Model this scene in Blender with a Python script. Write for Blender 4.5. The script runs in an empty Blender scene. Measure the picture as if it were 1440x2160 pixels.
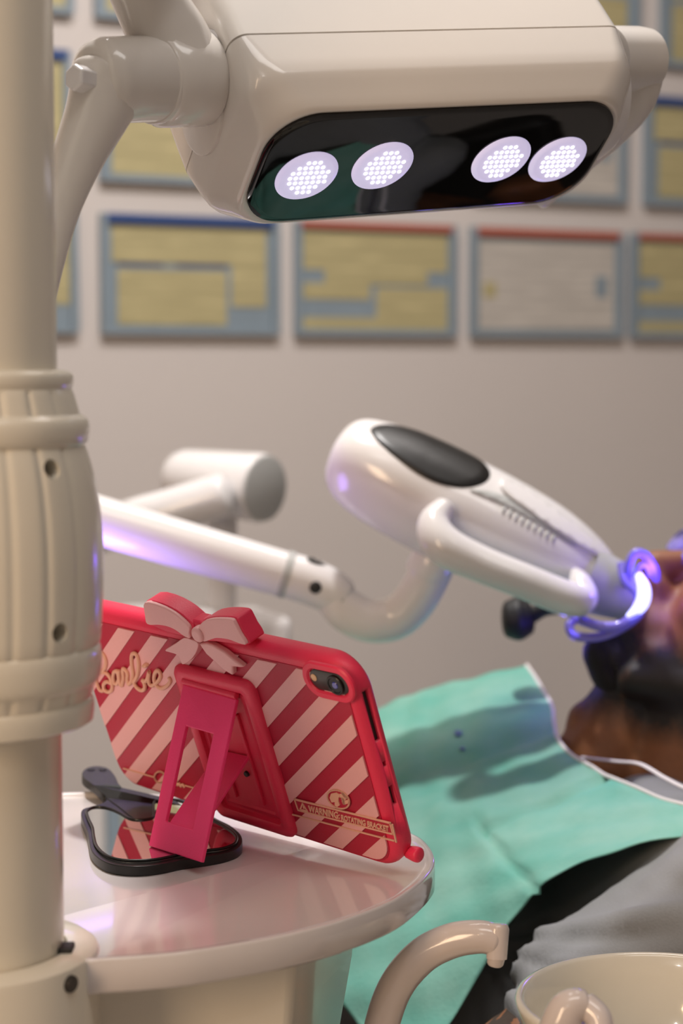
import bpy, bmesh, math, random
from math import sin, cos, tan, atan, atan2, pi, radians, sqrt
from mathutils import Vector, Matrix
from mathutils.bvhtree import BVHTree
from mathutils.geometry import delaunay_2d_cdt
S = bpy.context.scene; COL = S.collection
random.seed(4)
# ------------------------------------------------------------------ camera
F = 3900.0; TH = atan(310 / F); ZC = 1.15          # focal length in px of a 1440 wide frame, pitch down, eye height
cam = bpy.data.cameras.new('camera'); co = bpy.data.objects.new('camera', cam); COL.objects.link(co)
cam.sensor_fit = 'HORIZONTAL'; cam.sensor_width = 24; cam.lens = F / 1440 * 24
co.location = (0, 0, ZC); co.rotation_euler = (pi / 2 - TH, 0, 0)
cam.dof.use_dof = True; cam.dof.focus_distance = 1.06; cam.dof.aperture_fstop = 5.6
cam.clip_start = .01
S.camera = co
# ------------------------------------------------------------------ view, world, lights
S.view_settings.view_transform = 'Standard'; S.view_settings.look = 'None'
S.view_settings.gamma = 1; S.view_settings.use_curve_mapping = False
S.view_settings.exposure = 0.0
w = bpy.data.worlds.new('world'); S.world = w; w.use_nodes = True
w.node_tree.nodes['Background'].inputs[0].default_value = (.9, .92, 1, 1)
w.node_tree.nodes['Background'].inputs[1].default_value = .05
def light(name, kind, loc, power, col, size=.1, size_y=None, aim=None, spot=None):
    l = bpy.data.lights.new(name, kind); o = bpy.data.objects.new(name, l); COL.objects.link(o)
    o.location = Vector(loc) + Vector((0, 0, ZC)); l.energy = power; l.color = col
    if kind == 'AREA':
        l.size = size
        if size_y: l.shape = 'RECTANGLE'; l.size_y = size_y
        else: l.shape = 'DISK'
    else: l.shadow_soft_size = size
    if spot: l.spot_size = spot; l.spot_blend = .5
    if aim is not None:
        o.rotation_euler = (Vector(aim) + Vector((0, 0, ZC)) - o.location).to_track_quat('-Z', 'Y').to_euler()
    return o
WHT = (1, .96, .93); WARM = (1, .62, .32)
light('ceiling_downlight', 'AREA', (-.13, 1.50, 1.38), 22, WHT, .09, aim=(.02, 1.3, 0))
light('ceiling_panel_light', 'AREA', (.2, .45, 1.38), 7.5, (1, .96, .93), 1.1, .5, aim=(.2, .9, 0))
light('far_panel_light', 'AREA', (.1, 1.9, 1.38), 17, (1, .93, .89), 1.0, .6, aim=(-.1, 2.5, 0))
light('left_wall_lamp', 'AREA', (-1.0, -.35, .25), 13, (1, .70, .45), .35, .9, aim=(-.1, .9, -.1))
light('rear_spot_white', 'POINT', (-.55, -.9, 1.2), 5, (1, .97, .95), .022)
light('rear_spot_warm', 'POINT', (-.75, -.9, .75), 2.0, (1, .7, .4), .03)
light('whitening_glow', 'POINT', (.236, 1.40, -.155), .13, (.2, .08, 1), .012)
light('retractor_spill', 'POINT', (.180, 1.475, -.222), .06, (.15, .10, 1), .01)
vl = light('added_violet_fill', 'AREA', (-.25, 1.46, -.21), .24, (.42, .25, 1), .12, aim=(-.18, 1.5, -.09))  # added violet fill hidden behind the pole, tints the arm tube's underside

vl.data.spread = radians(110)
# ------------------------------------------------------------------ pixel -> place helpers (photo frame 1440 x 2160)
def ray(px, py):
    x = (px - 720) / F; up = -(py - 1080) / F
    return Vector((x, cos(TH) + up * sin(TH), -sin(TH) + up * cos(TH)))
def P(px, py, d):
    r = ray(px, py); return r * (d / r.y) + Vector((0, 0, ZC))
def PZ(px, py, z):                                   # z relative to the eye
    r = ray(px, py); return r * (z / r.z) + Vector((0, 0, ZC))
def PP(px, py, q, n):                                # on the plane through q with normal n
    r = ray(px, py); c = Vector((0, 0, ZC)); return c + r * ((q - c).dot(n) / r.dot(n))
def V(x, y, z): return Vector((x, y, z + ZC))
# ------------------------------------------------------------------ materials
def mat(name, col, rough=.4, **k):
    m = bpy.data.materials.new(name); m.use_nodes = True; nt = m.node_tree; b = nt.nodes['Principled BSDF']
    b.inputs['Base Color'].default_value = (*col, 1); b.inputs['Roughness'].default_value = rough
    for kk, v in k.items():
        if kk in ('bump', 'bscale', 'var'): continue
        b.inputs[kk.replace('_', ' ')].default_value = v
    tc = nt.nodes.new('ShaderNodeTexCoord')
    nz = nt.nodes.new('ShaderNodeTexNoise'); nz.inputs['Scale'].default_value = k.get('bscale', 60)
    nz.inputs['Detail'].default_value = 4
    nt.links.new(tc.outputs['Object'], nz.inputs['Vector'])
    if 'bump' in k:
        bp = nt.nodes.new('ShaderNodeBump'); bp.inputs['Strength'].default_value = k['bump']; bp.inputs['Distance'].default_value = .001
        nt.links.new(nz.outputs['Fac'], bp.inputs['Height']); nt.links.new(bp.outputs[0], b.inputs['Normal'])
    v = k.get('var', .04)
    mx = nt.nodes.new('ShaderNodeMixRGB'); mx.inputs[1].default_value = (*[c * (1 - v) for c in col], 1)
    mx.inputs[2].default_value = (*[min(1, c * (1 + v)) for c in col], 1)
    nt.links.new(nz.outputs['Fac'], mx.inputs[0]); nt.links.new(mx.outputs[0], b.inputs['Base Color'])
    return m
def emis(name, col, s, base=(.6, .6, .7)):
    m = mat(name, base, .2); b = m.node_tree.nodes['Principled BSDF']
    b.inputs['Emission Color'].default_value = (*col, 1); b.inputs['Emission Strength'].default_value = s
    return m
M = {}
M['wall'] = mat('painted_wall', (.62, .575, .55), .7, bump=.1, bscale=150, var=.02)
M['ceil'] = mat('ceiling_paint', (.75, .73, .70), .8)
M['floor'] = mat('vinyl_floor', (.45, .42, .4), .35, var=.1, bscale=5)
M['cream'] = mat('cream_gloss_plastic', (.74, .70, .655), .18, Coat_Weight=.4, var=.01)
M['pole'] = mat('beige_enamel', (.82, .77, .655), .22, Coat_Weight=.3, var=.01)
M['white'] = mat('white_gloss_plastic', (.80, .78, .78), .16, Coat_Weight=.3, var=.01)
M['grey'] = mat('pale_grey_plastic', (.45, .46, .45), .4, var=.02)
M['tray'] = mat('glossy_tray', (.74, .69, .68), .12, Coat_Weight=.5, Coat_Roughness=.05, var=.015, bscale=14)
M['seam'] = mat('seam_brown', (.32, .28, .25), .6)  # brown joint line between the lamp housing halves
M['hole'] = mat('dark_bore', (.02, .02, .02), .5)
M['steel'] = mat('screw_steel', (.12, .11, .10), .35, Metallic=.8)
M['glass'] = mat('black_lamp_glass', (.004, .004, .004), .03, IOR=1.5, var=0)
M['lens'] = emis('lamp_lens', (.62, .56, .86), .62, (.7, .7, .8))
M['led'] = emis('led_chip', (.97, .95, 1), 2.6)
M['red'] = mat('red_pink_silicone', (.80, .03, .09), .42, bump=.15, bscale=900, var=.03)
M['dark'] = mat('deep_red_stripe', (.46, .012, .045), .5, bump=.2, bscale=1200, var=.05)
M['pale'] = mat('pale_pink_stripe', (.84, .43, .44), .5, bump=.2, bscale=1200, var=.03)
M['bowp'] = mat('pale_pink_bow', (.88, .47, .47), .45, bump=.1, bscale=1200, var=.03)
M['ink'] = mat('cream_raised_ink', (.78, .42, .30), .5)
M['stand'] = mat('hot_pink_stand', (.95, .05, .20), .45, bump=.1, bscale=900, var=.02)
M['blk'] = mat('black_gloss_plastic', (.008, .008, .008), .36)
M['blkm'] = mat('black_soft', (.012, .012, .013), .55)
M['mirror'] = mat('mirror_silver', (.82, .84, .85), .02, Metallic=1.0, var=0)
M['gold'] = mat('bright_edge', (.8, .62, .35), .2, Metallic=1)
M['cam'] = mat('camera_plate', (.03, .028, .026), .3)
M['lensb'] = mat('camera_lens_blue', (.03, .03, .35), .05, Coat_Weight=1)
M['flash'] = mat('camera_flash', (.75, .5, .3), .3)
M['skin'] = mat('brown_skin', (.235, .085, .028), .55, bump=.15, bscale=300, var=.16, Subsurface_Weight=.08)
M['beard'] = mat('dark_beard', (.012, .009, .008), .85, bump=1, bscale=500, var=.5)
M['shirt'] = mat('grey_jersey', (.24, .245, .25), .9, bump=.3, bscale=700, var=.1)
M['trouser'] = mat('dark_trousers', (.02, .022, .03), .9)
M['vinyl'] = mat('black_upholstery', (.010, .010, .011), .45)
M['bibw'] = mat('bib_white_edge', (.75, .72, .72), .8)
M['dish'] = mat('ivory_ceramic', (.78, .74, .64), .12, Coat_Weight=.6, var=.01)
M['spout'] = mat('pinkish_cream_plastic', (.68, .60, .57), .15, Coat_Weight=.5, var=.01)
M['blue'] = mat('blue_display', (.06, .14, .4), .3)
M['vio'] = mat('violet_retractor', (.35, .3, .95), .15, Transmission_Weight=.35, var=0)
M['mouthled'] = emis('mouth_led', (.2, .12, 1), 2.2)
M['mouthcore'] = emis('mouth_glow_core', (.40, .42, 1), 2.4)
# bib paper: teal with cloudy absorbent variation
M['bib'] = mat('teal_bib_paper', (.17, .52, .43), .75, bump=.4, bscale=220, var=.1)
def bib_mat():
    m = M['bib']; nt = m.node_tree; b = nt.nodes['Principled BSDF']
    tc = nt.nodes.new('ShaderNodeTexCoord'); n = nt.nodes.new('ShaderNodeTexNoise'); n.inputs['Scale'].default_value = 22; n.inputs['Detail'].default_value = 7
    r = nt.nodes.new('ShaderNodeValToRGB'); r.color_ramp.elements[0].position = .3; r.color_ramp.elements[0].color = (.12, .40, .32, 1)
    r.color_ramp.elements[1].position = .7; r.color_ramp.elements[1].color = (.23, .47, .385, 1)
    nt.links.new(tc.outputs['Object'], n.inputs['Vector']); nt.links.new(n.outputs['Fac'], r.inputs[0]); nt.links.new(r.outputs[0], b.inputs['Base Color'])
bib_mat()
def paper(name, c1, c2, sc=60, rough=.5):
    """printed paper: rows of small unreadable lines as flat print"""
    m = bpy.data.materials.new(name); m.use_nodes = True; nt = m.node_tree; b = nt.nodes['Principled BSDF']; b.inputs['Roughness'].default_value = rough
    tc = nt.nodes.new('ShaderNodeTexCoord'); sx = nt.nodes.new('ShaderNodeMapping'); sx.inputs['Scale'].default_value = (9, 9, sc)
    n = nt.nodes.new('ShaderNodeTexNoise'); n.inputs['Scale'].default_value = 1.6; n.inputs['Detail'].default_value = 3
    wv = nt.nodes.new('ShaderNodeTexWave'); wv.wave_type = 'BANDS'; wv.bands_direction = 'Z'; wv.inputs['Scale'].default_value = 22; wv.inputs['Distortion'].default_value = 1.2
    mu = nt.nodes.new('ShaderNodeMath'); mu.operation = 'MULTIPLY'
    r = nt.nodes.new('ShaderNodeValToRGB'); r.color_ramp.elements[0].position = .2; r.color_ramp.elements[1].position = .62
    r.color_ramp.elements[0].color = (*c1, 1); r.color_ramp.elements[1].color = (*c2, 1)
    nt.links.new(tc.outputs['Object'], sx.inputs[0]); nt.links.new(sx.outputs[0], n.inputs['Vector']); nt.links.new(tc.outputs['Object'], wv.inputs['Vector'])
    nt.links.new(n.outputs['Fac'], mu.inputs[0]); nt.links.new(wv.outputs['Fac'], mu.inputs[1]); mu.inputs[1].default_value = 1
    mx = nt.nodes.new('ShaderNodeMath'); mx.operation = 'ADD'; nt.links.new(n.outputs['Fac'], mx.inputs[0]); nt.links.new(mu.outputs[0], mx.inputs[1])
    nt.links.new(mx.outputs[0], r.inputs[0]); nt.links.new(r.outputs[0], b.inputs['Base Color'])
    return m
M['py'] = paper('yellow_certificate_paper', (.62, .55, .30), (.42, .37, .20))
M['pw'] = paper('grey_white_certificate_paper', (.66, .62, .56), (.47, .44, .40))
M['border'] = mat('blue_grey_border', (.23, .29, .34), .5, var=.08, bscale=20)
M['navy'] = mat('navy_header', (.03, .07, .22), .5)
M['redh'] = mat('red_header', (.42, .11, .07), .5)

# ------------------------------------------------------------------ object helpers
def tag(o, label=None, cat=None, group=None, kind=None):
    if label: o['label'] = label
    if cat: o['category'] = cat
    if group: o['group'] = group
    if kind: o['kind'] = kind
    return o
def thing(name, label, cat, loc, group=None):
    o = bpy.data.objects.new(name, None); COL.objects.link(o); o.location = loc; o.empty_display_size = .05
    return tag(o, label, cat, group)
def wloc(o):
    v = Vector(o.location); p = o.parent
    while p: v += p.location; p = p.parent
    return v
def mesh(name, verts, faces, m, parent=None, smooth=True, bevel=0, sub=0, seg=3, sharp=40, label=None):
    me = bpy.data.meshes.new(name); me.from_pydata([tuple(v) for v in verts], [], faces); me.validate()
    bm = bmesh.new(); bm.from_mesh(me); bmesh.ops.remove_doubles(bm, verts=bm.verts, dist=1e-6); bmesh.ops.recalc_face_normals(bm, faces=bm.faces); bm.to_mesh(me); bm.free()
    return link(name, me, m, parent, smooth, bevel, sub, seg, sharp, label)
def link(name, me, m, parent=None, smooth=True, bevel=0, sub=0, seg=3, sharp=40, label=None):
    o = bpy.data.objects.new(name, me); COL.objects.link(o)
    if m is not None:
        me.materials.clear(); me.materials.append(m)
    if smooth:
        me.shade_smooth()
        try: me.set_sharp_from_angle(angle=radians(sharp))
        except Exception: pass
    if parent: o.location = -wloc(parent); o.parent = parent
    if bevel:
        b = o.modifiers.new('bevel', 'BEVEL'); b.width = bevel; b.segments = seg; b.limit_method = 'ANGLE'; b.angle_limit = radians(35)
    if sub:
        s = o.modifiers.new('sub', 'SUBSURF'); s.levels = sub; s.render_levels = sub
    if label: o['label'] = label
    return o
def loft(loops, cap=True, closed=True):
    n = len(loops[0]); vs = [v for l in loops for v in l]; fs = []
    for i in range(len(loops) - 1):
        for j in range(n if closed else n - 1):
            k = (j + 1) % n; fs.append((i * n + j, i * n + k, (i + 1) * n + k, (i + 1) * n + j))
    if cap: fs.append(tuple(range(n))[::-1]); fs.append(tuple((len(loops) - 1) * n + j for j in range(n)))
    return vs, fs
def cr(pts, n=6, closed=False):
    """Catmull-Rom through tuples/vectors"""
    out = []; N = len(pts); rng = N if closed else N - 1
    for i in range(rng):
        g = lambda k: pts[k % N] if closed else pts[max(0, min(N - 1, k))]
        a, b, c, d = g(i - 1), g(i), g(i + 1), g(i + 2)
        for t in [j / n for j in range(n)]:
            out.append(tuple(.5 * ((2 * b[q]) + (c[q] - a[q]) * t + (2 * a[q] - 5 * b[q] + 4 * c[q] - d[q]) * t * t + (3 * b[q] - a[q] - 3 * c[q] + d[q]) * t ** 3) for q in range(len(b))))
    if not closed: out.append(tuple(pts[-1]))
    return out
def tube(path, radii, seg=20, n=6, flat=1.0, flatdir=None, caps=True):
    """round-ended smooth tube; radii per control point"""
    pts = cr([(*p, r) for p, r in zip(path, radii)], n)
    P3 = [Vector(p[:3]) for p in pts]; R = [p[3] for p in pts]
    if caps:
        d0 = (P3[0] - P3[1]).normalized(); d1 = (P3[-1] - P3[-2]).normalized()
        pre = [(P3[0] + d0 * R[0] * .35 * s, R[0] * c) for s, c in ((1, .3), (.9, .6), (.6, .86), (.25, .97))]
        post = [(P3[-1] + d1 * R[-1] * .35 * s, R[-1] * c) for s, c in ((.25, .97), (.6, .86), (.9, .6), (1, .3))]
        P3 = [p for p, _ in pre] + P3 + [p for p, _ in post]; R = [r for _, r in pre] + R + [r for _, r in post]
    loops = []; ref = None
    for i, p in enumerate(P3):
        t = (P3[min(i + 1, len(P3) - 1)] - P3[max(i - 1, 0)]).normalized()
        if ref is None:
            ref = Vector(flatdir) if flatdir is not None else Vector((0, 0, 1) if abs(t.z) < .9 else (1, 0, 0))
        a = (ref - t * ref.dot(t)).normalized(); b = t.cross(a); ref = a
        loops.append([p + (a * cos(2 * pi * j / seg) * flat + b * sin(2 * pi * j / seg)) * R[i] for j in range(seg)])
    return loft(loops)
def basis(ax):
    ax = Vector(ax).normalized(); h = Vector((0, 0, 1)) if abs(ax.z) < .9 else Vector((0, 1, 0))
    a = (h - ax * h.dot(ax)).normalized(); return a, ax.cross(a), ax
def cyl(p0, p1, prof, seg=48):
    """turned solid between p0 and p1, prof = [(t 0..1, radius)]"""
    p0 = Vector(p0); p1 = Vector(p1); a, b, ax = basis(p1 - p0)
    return loft([[p0.lerp(p1, t) + (a * cos(2 * pi * j / seg) + b * sin(2 * pi * j / seg)) * r for j in range(seg)] for t, r in prof])
def rcyl(p0, p1, r, e=.003, seg=48):
    L = (Vector(p1) - Vector(p0)).length; q = e / L
    return cyl(p0, p1, [(0, r - e), (q * .3, r - e * .3), (q, r), (1 - q, r), (1 - q * .3, r - e * .3), (1, r - e)], seg)
def prism(pts, off, back=None):
    """polygon of 3D pts extruded by vector off"""
    n = len(pts); vs = [Vector(p) for p in pts] + [Vector(p) + Vector(off) for p in pts]
    fs = [tuple(range(n)), tuple(range(2 * n - 1, n - 1, -1))] + [(j, (j + 1) % n, n + (j + 1) % n, n + j) for j in range(n)]
    return vs, fs
def merge(*parts):
    vs = []; fs = []
    for v, f in parts:
        k = len(vs); vs += list(v); fs += [tuple(i + k for i in q) for q in f]
    return vs, fs
def obox(c, ax, ay, az, hx, hy, hz):
    vs = [c + ax * sx * hx + ay * sy * hy + az * sz * hz for sx in (-1, 1) for sy in (-1, 1) for sz in (-1, 1)]
    return vs, [(0, 1, 3, 2), (4, 6, 7, 5), (0, 4, 5, 1), (2, 3, 7, 6), (0, 2, 6, 4), (1, 5, 7, 3)]
X, Y, Z = Vector((1, 0, 0)), Vector((0, 1, 0)), Vector((0, 0, 1))
def offset2(pts, d):
    """inset a closed 2D outline by d (outline counter-clockwise)"""
    n = len(pts); out = []
    for i in range(n):
        a = Vector(pts[i - 1][:2]); c = Vector(pts[(i + 1) % n][:2]); t = (c - a).normalized()
        out.append((pts[i][0] - t.y * d, pts[i][1] + t.x * d))
    return out
def evaluated(o):
    dg = bpy.context.evaluated_depsgraph_get(); dg.update()
    return bpy.data.meshes.new_from_object(o.evaluated_get(dg))
def bvh_of(vf): return BVHTree.FromPolygons([Vector(v) for v in vf[0]], vf[1])
def rrect(hx, hy, r, k=8, ex=2.2):
    out = []
    for cx, cy, a0 in ((hx - r, hy - r, 0), (-hx + r, hy - r, pi / 2), (-hx + r, -hy + r, pi), (hx - r, -hy + r, 3 * pi / 2)):
        for j in range(k + 1):
            a = a0 + pi / 2 * j / k; out.append((cx + r * cos(a), cy + r * sin(a)))
    return out
def decal(name, poly, bvh, m, parent, lift=.0006, step=14, label=None):
    """a thin piece lying on a curved surface: outline points cast onto it and meshed"""
    pl = [Vector(p) for p in poly]; x0 = min(p.x for p in pl); x1 = max(p.x for p in pl); y0 = min(p.y for p in pl); y1 = max(p.y for p in pl)
    def inside(q):
        c = False; n = len(pl)
        for i in range(n):
            a, b = pl[i], pl[i - 1]
            if (a.y > q.y) != (b.y > q.y) and q.x < (b.x - a.x) * (q.y - a.y) / (b.y - a.y) + a.x: c = not c
        return c
    pts = list(pl); yy = y0 + step / 2
    while yy < y1:
        xx = x0 + step / 2
        while xx < x1:
            q = Vector((xx, yy))
            if inside(q) and min((q - p).length for p in pl) > step * .45: pts.append(q)
            xx += step
        yy += step
    n = len(pl); v2, _, fs, *_ = delaunay_2d_cdt(pts, [(i, (i + 1) % n) for i in range(n)], [], 2, 1e-4)
    vs = []; ok = []; cpos = Vector((0, 0, ZC))
    for p in v2:
        h = bvh.ray_cast(cpos, ray(p.x, p.y).normalized())
        if h[0] is None: vs.append(Vector((0, 0, 0))); ok.append(False)
        else:
            nn = h[1] if h[1].dot(ray(p.x, p.y)) < 0 else -h[1]
            vs.append(h[0] + nn * lift); ok.append(True)
    fs = [f for f in fs if all(ok[i] for i in f)]
    o = mesh(name, vs, fs, m, parent, label=label)
    s = o.modifiers.new('thick', 'SOLIDIFY'); s.thickness = lift * .8; s.offset = 0
    return o

# ================================================================== the room
AL = radians(26); E1 = Vector((cos(AL), sin(AL), 0)); E2 = Vector((-sin(AL), cos(AL), 0)); W0 = Vector((0, 2.9, ZC))
def room(s, t, z): return Vector((0, 0, z)) + E1 * s + E2 * t
s0, s1, t0, t1, ZT = -1.9, 4.2, -1.9, W0.dot(E2), ZC + 1.42
def slab(name, a, b, c, d, off, m):
    vs, fs = prism([a, b, c, d], off); o = mesh(name, vs, fs, m, smooth=False); return tag(o, kind='structure')
slab('floor', room(s0, t0, 0), room(s1, t0, 0), room(s1, t1, 0), room(s0, t1, 0), (0, 0, -.05), M['floor'])
slab('ceiling', room(s0, t0, ZT), room(s1, t0, ZT), room(s1, t1, ZT), room(s0, t1, ZT), (0, 0, .05), M['ceil'])
slab('wall_back', room(s0, t1, 0), room(s1, t1, 0), room(s1, t1, ZT), room(s0, t1, ZT), E2 * .1, M['wall'])
slab('wall_front', room(s0, t0, 0), room(s1, t0, 0), room(s1, t0, ZT), room(s0, t0, ZT), E2 * -.1, M['wall'])
slab('wall_left', room(s0, t0, 0), room(s0, t1, 0), room(s0, t1, ZT), room(s0, t0, ZT), E1 * -.1, M['wall'])
slab('wall_right', room(s1, t0, 0), room(s1, t1, 0), room(s1, t1, ZT), room(s1, t0, ZT), E1 * .1, M['wall'])
vs, fs = prism([room(s0, t1 - .015, 0), room(s1, t1 - .015, 0), room(s1, t1 - .015, .09), room(s0, t1 - .015, .09)], E2 * .014)
tag(mesh('baseboard_back', vs, fs, M['ceil'], smooth=False, bevel=.002), kind='structure')

# ------------------------------------------------------------------ certificates on the back wall
def wall_s(px): k = (px - 720) / F; return 2.9 * k / (cos(AL) - k * sin(AL))
def wall_z(py, px=700): return -(2.9 + wall_s(px) * sin(AL)) * tan(atan((py - 1080) / F) + TH)
zr = {1: (wall_z(468), wall_z(708)), 2: (wall_z(152), wall_z(404)), 3: (wall_z(-168), wall_z(82))}
def wp(s, z, out=0): return W0 + E1 * s + Z * z - E2 * out
def plate(s_a, s_b, z_a, z_b, o0, o1):
    return prism([wp(s_a, z_a, o0), wp(s_b, z_a, o0), wp(s_b, z_b, o0), wp(s_a, z_b, o0)], -E2 * (o1 - o0))
def certificate(px0, px1, row, kind, label):
    a, b = wall_s(px0), wall_s(px1); zt, zb = zr[row]; W = b - a; H = zt - zb; bd = .010
    t = thing('certificate', label, 'certificate', wp((a + b) / 2, zb), 'certificates on the back wall')
    vf = merge(plate(a, b, zt, zt - bd, .001, .016), plate(a, b, zb + bd, zb, .001, .016), plate(a, a + bd, zt - bd, zb + bd, .001, .016), plate(b - bd, b, zt - bd, zb + bd, .001, .016))
    mesh('frame', *vf, M['border'], t, smooth=False, bevel=.0015)
    mesh('backing_board', *plate(a + bd, b - bd, zt - bd, zb + bd, .001, .008), M['border'], t, smooth=False)
    def sh(name, x0, x1, y0, y1, m, o=.0095):                   # fractions from the left / from the top
        mesh(name, *plate(a + W * x0, a + W * x1, zt - H * y0, zt - H * y1, .008, o), m, t, smooth=False)
    if kind == 'navy':
        sh('header_strip', .03, .97, .0, .075, M['navy'], .0165); sh('sheet', .06, .93, .10, .40, M['py']); sh('sheet', .09, .70, .46, .92, M['py'])
        sh('sheet', .73, .93, .40, .76, M['py']); sh('ruled_line', .09, .34, .41, .43, M['navy']); sh('ruled_line', .42, .70, .41, .43, M['navy'])
    elif kind == 'red':
        sh('header_strip', .03, .97, .0, .06, M['redh'], .0165); sh('sheet', .05, .95, .09, .42, M['py']); sh('sheet', .05, .46, .54, .68, M['py']); sh('sheet', .18, .82, .42, .54, M['py'])
        sh('sheet', .50, .95, .57, .95, M['py']); sh('sheet', .05, .50, .84, .95, M['py'])
    elif kind == 'plain':
        sh('header_strip', .03, .97, .0, .07, M['redh'], .0165); sh('sheet', .05, .95, .12, .93, M['pw']); sh('seal', .82, .90, .42, .62, M['border'], .0105); sh('seal', .08, .16, .5, .64, M['py'], .0105)
    else:
        sh('header_strip', .03, .97, .0, .07, M['navy'], .0165); sh('sheet', .07, .93, .10, .36, M['py']); sh('sheet', .07, .93, .42, .95, M['py'])
    return t
certificate(-70, 162, 1, 'navy', 'certificate cut by the beige pole in the lowest row')
certificate(212, 582, 1, 'navy', 'yellow certificate with navy header, lowest row, under left end of the lamp head')
certificate(617, 952, 1, 'red', 'yellow certificate with red header and blue side blocks directly below the lamp glass')
certificate(985, 1300, 1, 'plain', 'greyish white certificate with red header in the lowest row')
certificate(1320, 1650, 1, 'red', 'yellow certificate cut by the right frame edge in the lowest row')
certificate(-70, 152, 2, 'navy', 'certificate with navy header beside the pole behind the lamp arm')
certificate(212, 560, 2, 'band', 'yellow certificate seen between the lamp arm and lamp head')
certificate(985, 1305, 2, 'plain', 'pale certificate half hidden behind the right end of the lamp')
certificate(1345, 1660, 2, 'navy', 'yellow certificate with navy header right of the lamp, middle row')
certificate(-70, 158, 3, 'red', 'certificate in the top row beside the pole, cut by the upper frame edge')
certificate(205, 540, 3, 'band', 'certificate in the top row behind the upper lamp arm')
certificate(985, 1328, 3, 'band', 'certificate in the top row just behind the lamp right shoulder')
certificate(1376, 1700, 3, 'band', 'certificate in the top right corner above the navy headed one')

# ================================================================== beige support pole with collar
DP = .88; PX = (-70 - 720) / F * DP
def pz(py): return P(-70, py, DP).z
pole = thing('support_pole', 'thick beige vertical pole with ribbed collar at the left edge', 'pole', (PX, DP, 0))
R0 = .043
mesh('tube', *cyl((PX, DP, .02), (PX, DP, ZC + .75), [(0, R0 - .001), (.0006, R0), (.9994, R0), (1, R0 - .001)], 96), M['pole'], pole)
mesh('floor_flange', *cyl((PX, DP, 0), (PX, DP, .05), [(0, .09), (.6, .09), (1, .05)], 64), M['pole'], pole)
k = DP / F
prof = [(1540, 190), (1530, 205), (1522, 252), (1512, 259), (1490, 261), (1476, 259), (1470, 254), (1466, 256), (1445, 262), (1438, 266), (1432, 272), (1418, 276), (1395, 278), (1375, 278), (1362, 275), (1356, 272),
        (1350, 276), (1300, 280), (1240, 283), (1180, 284), (1120, 282), (1060, 276), (1000, 266), (955, 253), (940, 247), (936, 250), (928, 254), (908, 257), (890, 255), (880, 248), (875, 238), (870, 236), (845, 229), (826, 223),
        (820, 220), (812, 223), (798, 224), (787, 220), (781, 205), (779, 188)]
def collar():
    seg = 240; loops = []
    pr = cr([(p, r) for p, r in prof], 2)
    for py, r in pr:
        z = pz(py); R = r * k; inb = not (875 < py < 940 or 1356 < py < 1440 or py > 1466 or py < 824)
        lp = []
        for j in range(seg):
            a = 2 * pi * j / seg; g = 0
            if inb:
                for a0 in (-90 + 29, -90 + 45, -90 - 20, -90 + 62):
                    dd = abs((math.degrees(a) - a0 + 180) % 360 - 180)
                    if dd < 2.2: g = max(g, (1 - dd / 2.2) * .0011)
            lp.append(Vector((PX + (R - g) * cos(a), DP + (R - g) * sin(a), z)))
        loops.append(lp)
    return loft(loops)
cvf = collar()
ctmp = mesh('collar', *cvf, M['pole'], pole, sharp=60)
holes = []
hb = bvh_of(cvf)
cut = []
for hx, hy in ((110, 990), (127, 1335)):
    hit = hb.ray_cast(Vector((0, 0, ZC)), ray(hx, hy).normalized())[0]
    c = Vector((PX, DP, hit.z)); d = (hit - c).normalized(); holes.append((hit, d))
    cut.append(cyl(hit - d * .012, hit + d * .02, [(0, .0046), (1, .0046)], 32))
cut_o = mesh('cutter', *merge(*cut), M['pole']); bo = ctmp.modifiers.new('b', 'BOOLEAN'); bo.object = cut_o; bo.operation = 'DIFFERENCE'; bo.solver = 'EXACT'
# (cutters live in world space; collar is offset by its parent, so bake the result once)
nm = evaluated(ctmp); ctmp.modifiers.clear(); ctmp.data = nm; bpy.data.objects.remove(cut_o)
try: nm.set_sharp_from_angle(angle=radians(35))
except Exception: pass
for hit, d in holes:
    mesh('screw', *merge(cyl(hit - d * .0119, hit - d * .008, [(0, .0040), (.7, .0040), (1, .0034)], 24), cyl(hit - d * .0085, hit - d * .0070, [(0, .0030), (1, .0022)], 6)), M['steel'], pole)
# ================================================================== instrument tray on its cabinet
ZTR = -.283
ac = [(PX + .052 * cos(a), DP + .052 * sin(a)) for a in [radians(q) for q in (215, 180, 150, 120, 90, 60, 30, 5)]]
tx = ac + [tuple((PZ(a, b, ZTR))[:2]) for a, b in ((160, 2024), (230, 2022), (350, 2013), (450, 2000), (600, 1973), (720, 1942), (828, 1901), (880, 1866), (910, 1834), (917, 1811), (904, 1782), (870, 1757), (790, 1733), (690, 1712), (560, 1692), (400, 1678), (210, 1669), (60, 1673))]
tx += [(-.25, 1.195), (-.33, 1.17), (-.39, 1.11), (-.41, 1.02), (-.39, .93), (-.33, .87), (-.25, .850)]
out = cr(tx, 5, True)
tray = thing('instrument_tray', 'glossy pinkish white round-ended tray table with a low rim under the tablet', 'tray table', (-.08, .98, 0))
def ring(ins, z):
    return [Vector((p[0], p[1], ZC + z)) for p in (offset2(out, ins) if ins else out)]
mesh('tray_top', *loft([ring(.006, -.3015), ring(.002, -.3008), ring(0, -.2985), ring(0, -.2842), ring(.0006, -.2833), ring(.0018, -.283), ring(.0042, -.2832), ring(.0056, -.2848), ring(.0068, -.2858), ring(.0085, -.286)]), M['tray'], tray, sharp=50)
zs = ZTR - .003
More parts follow.
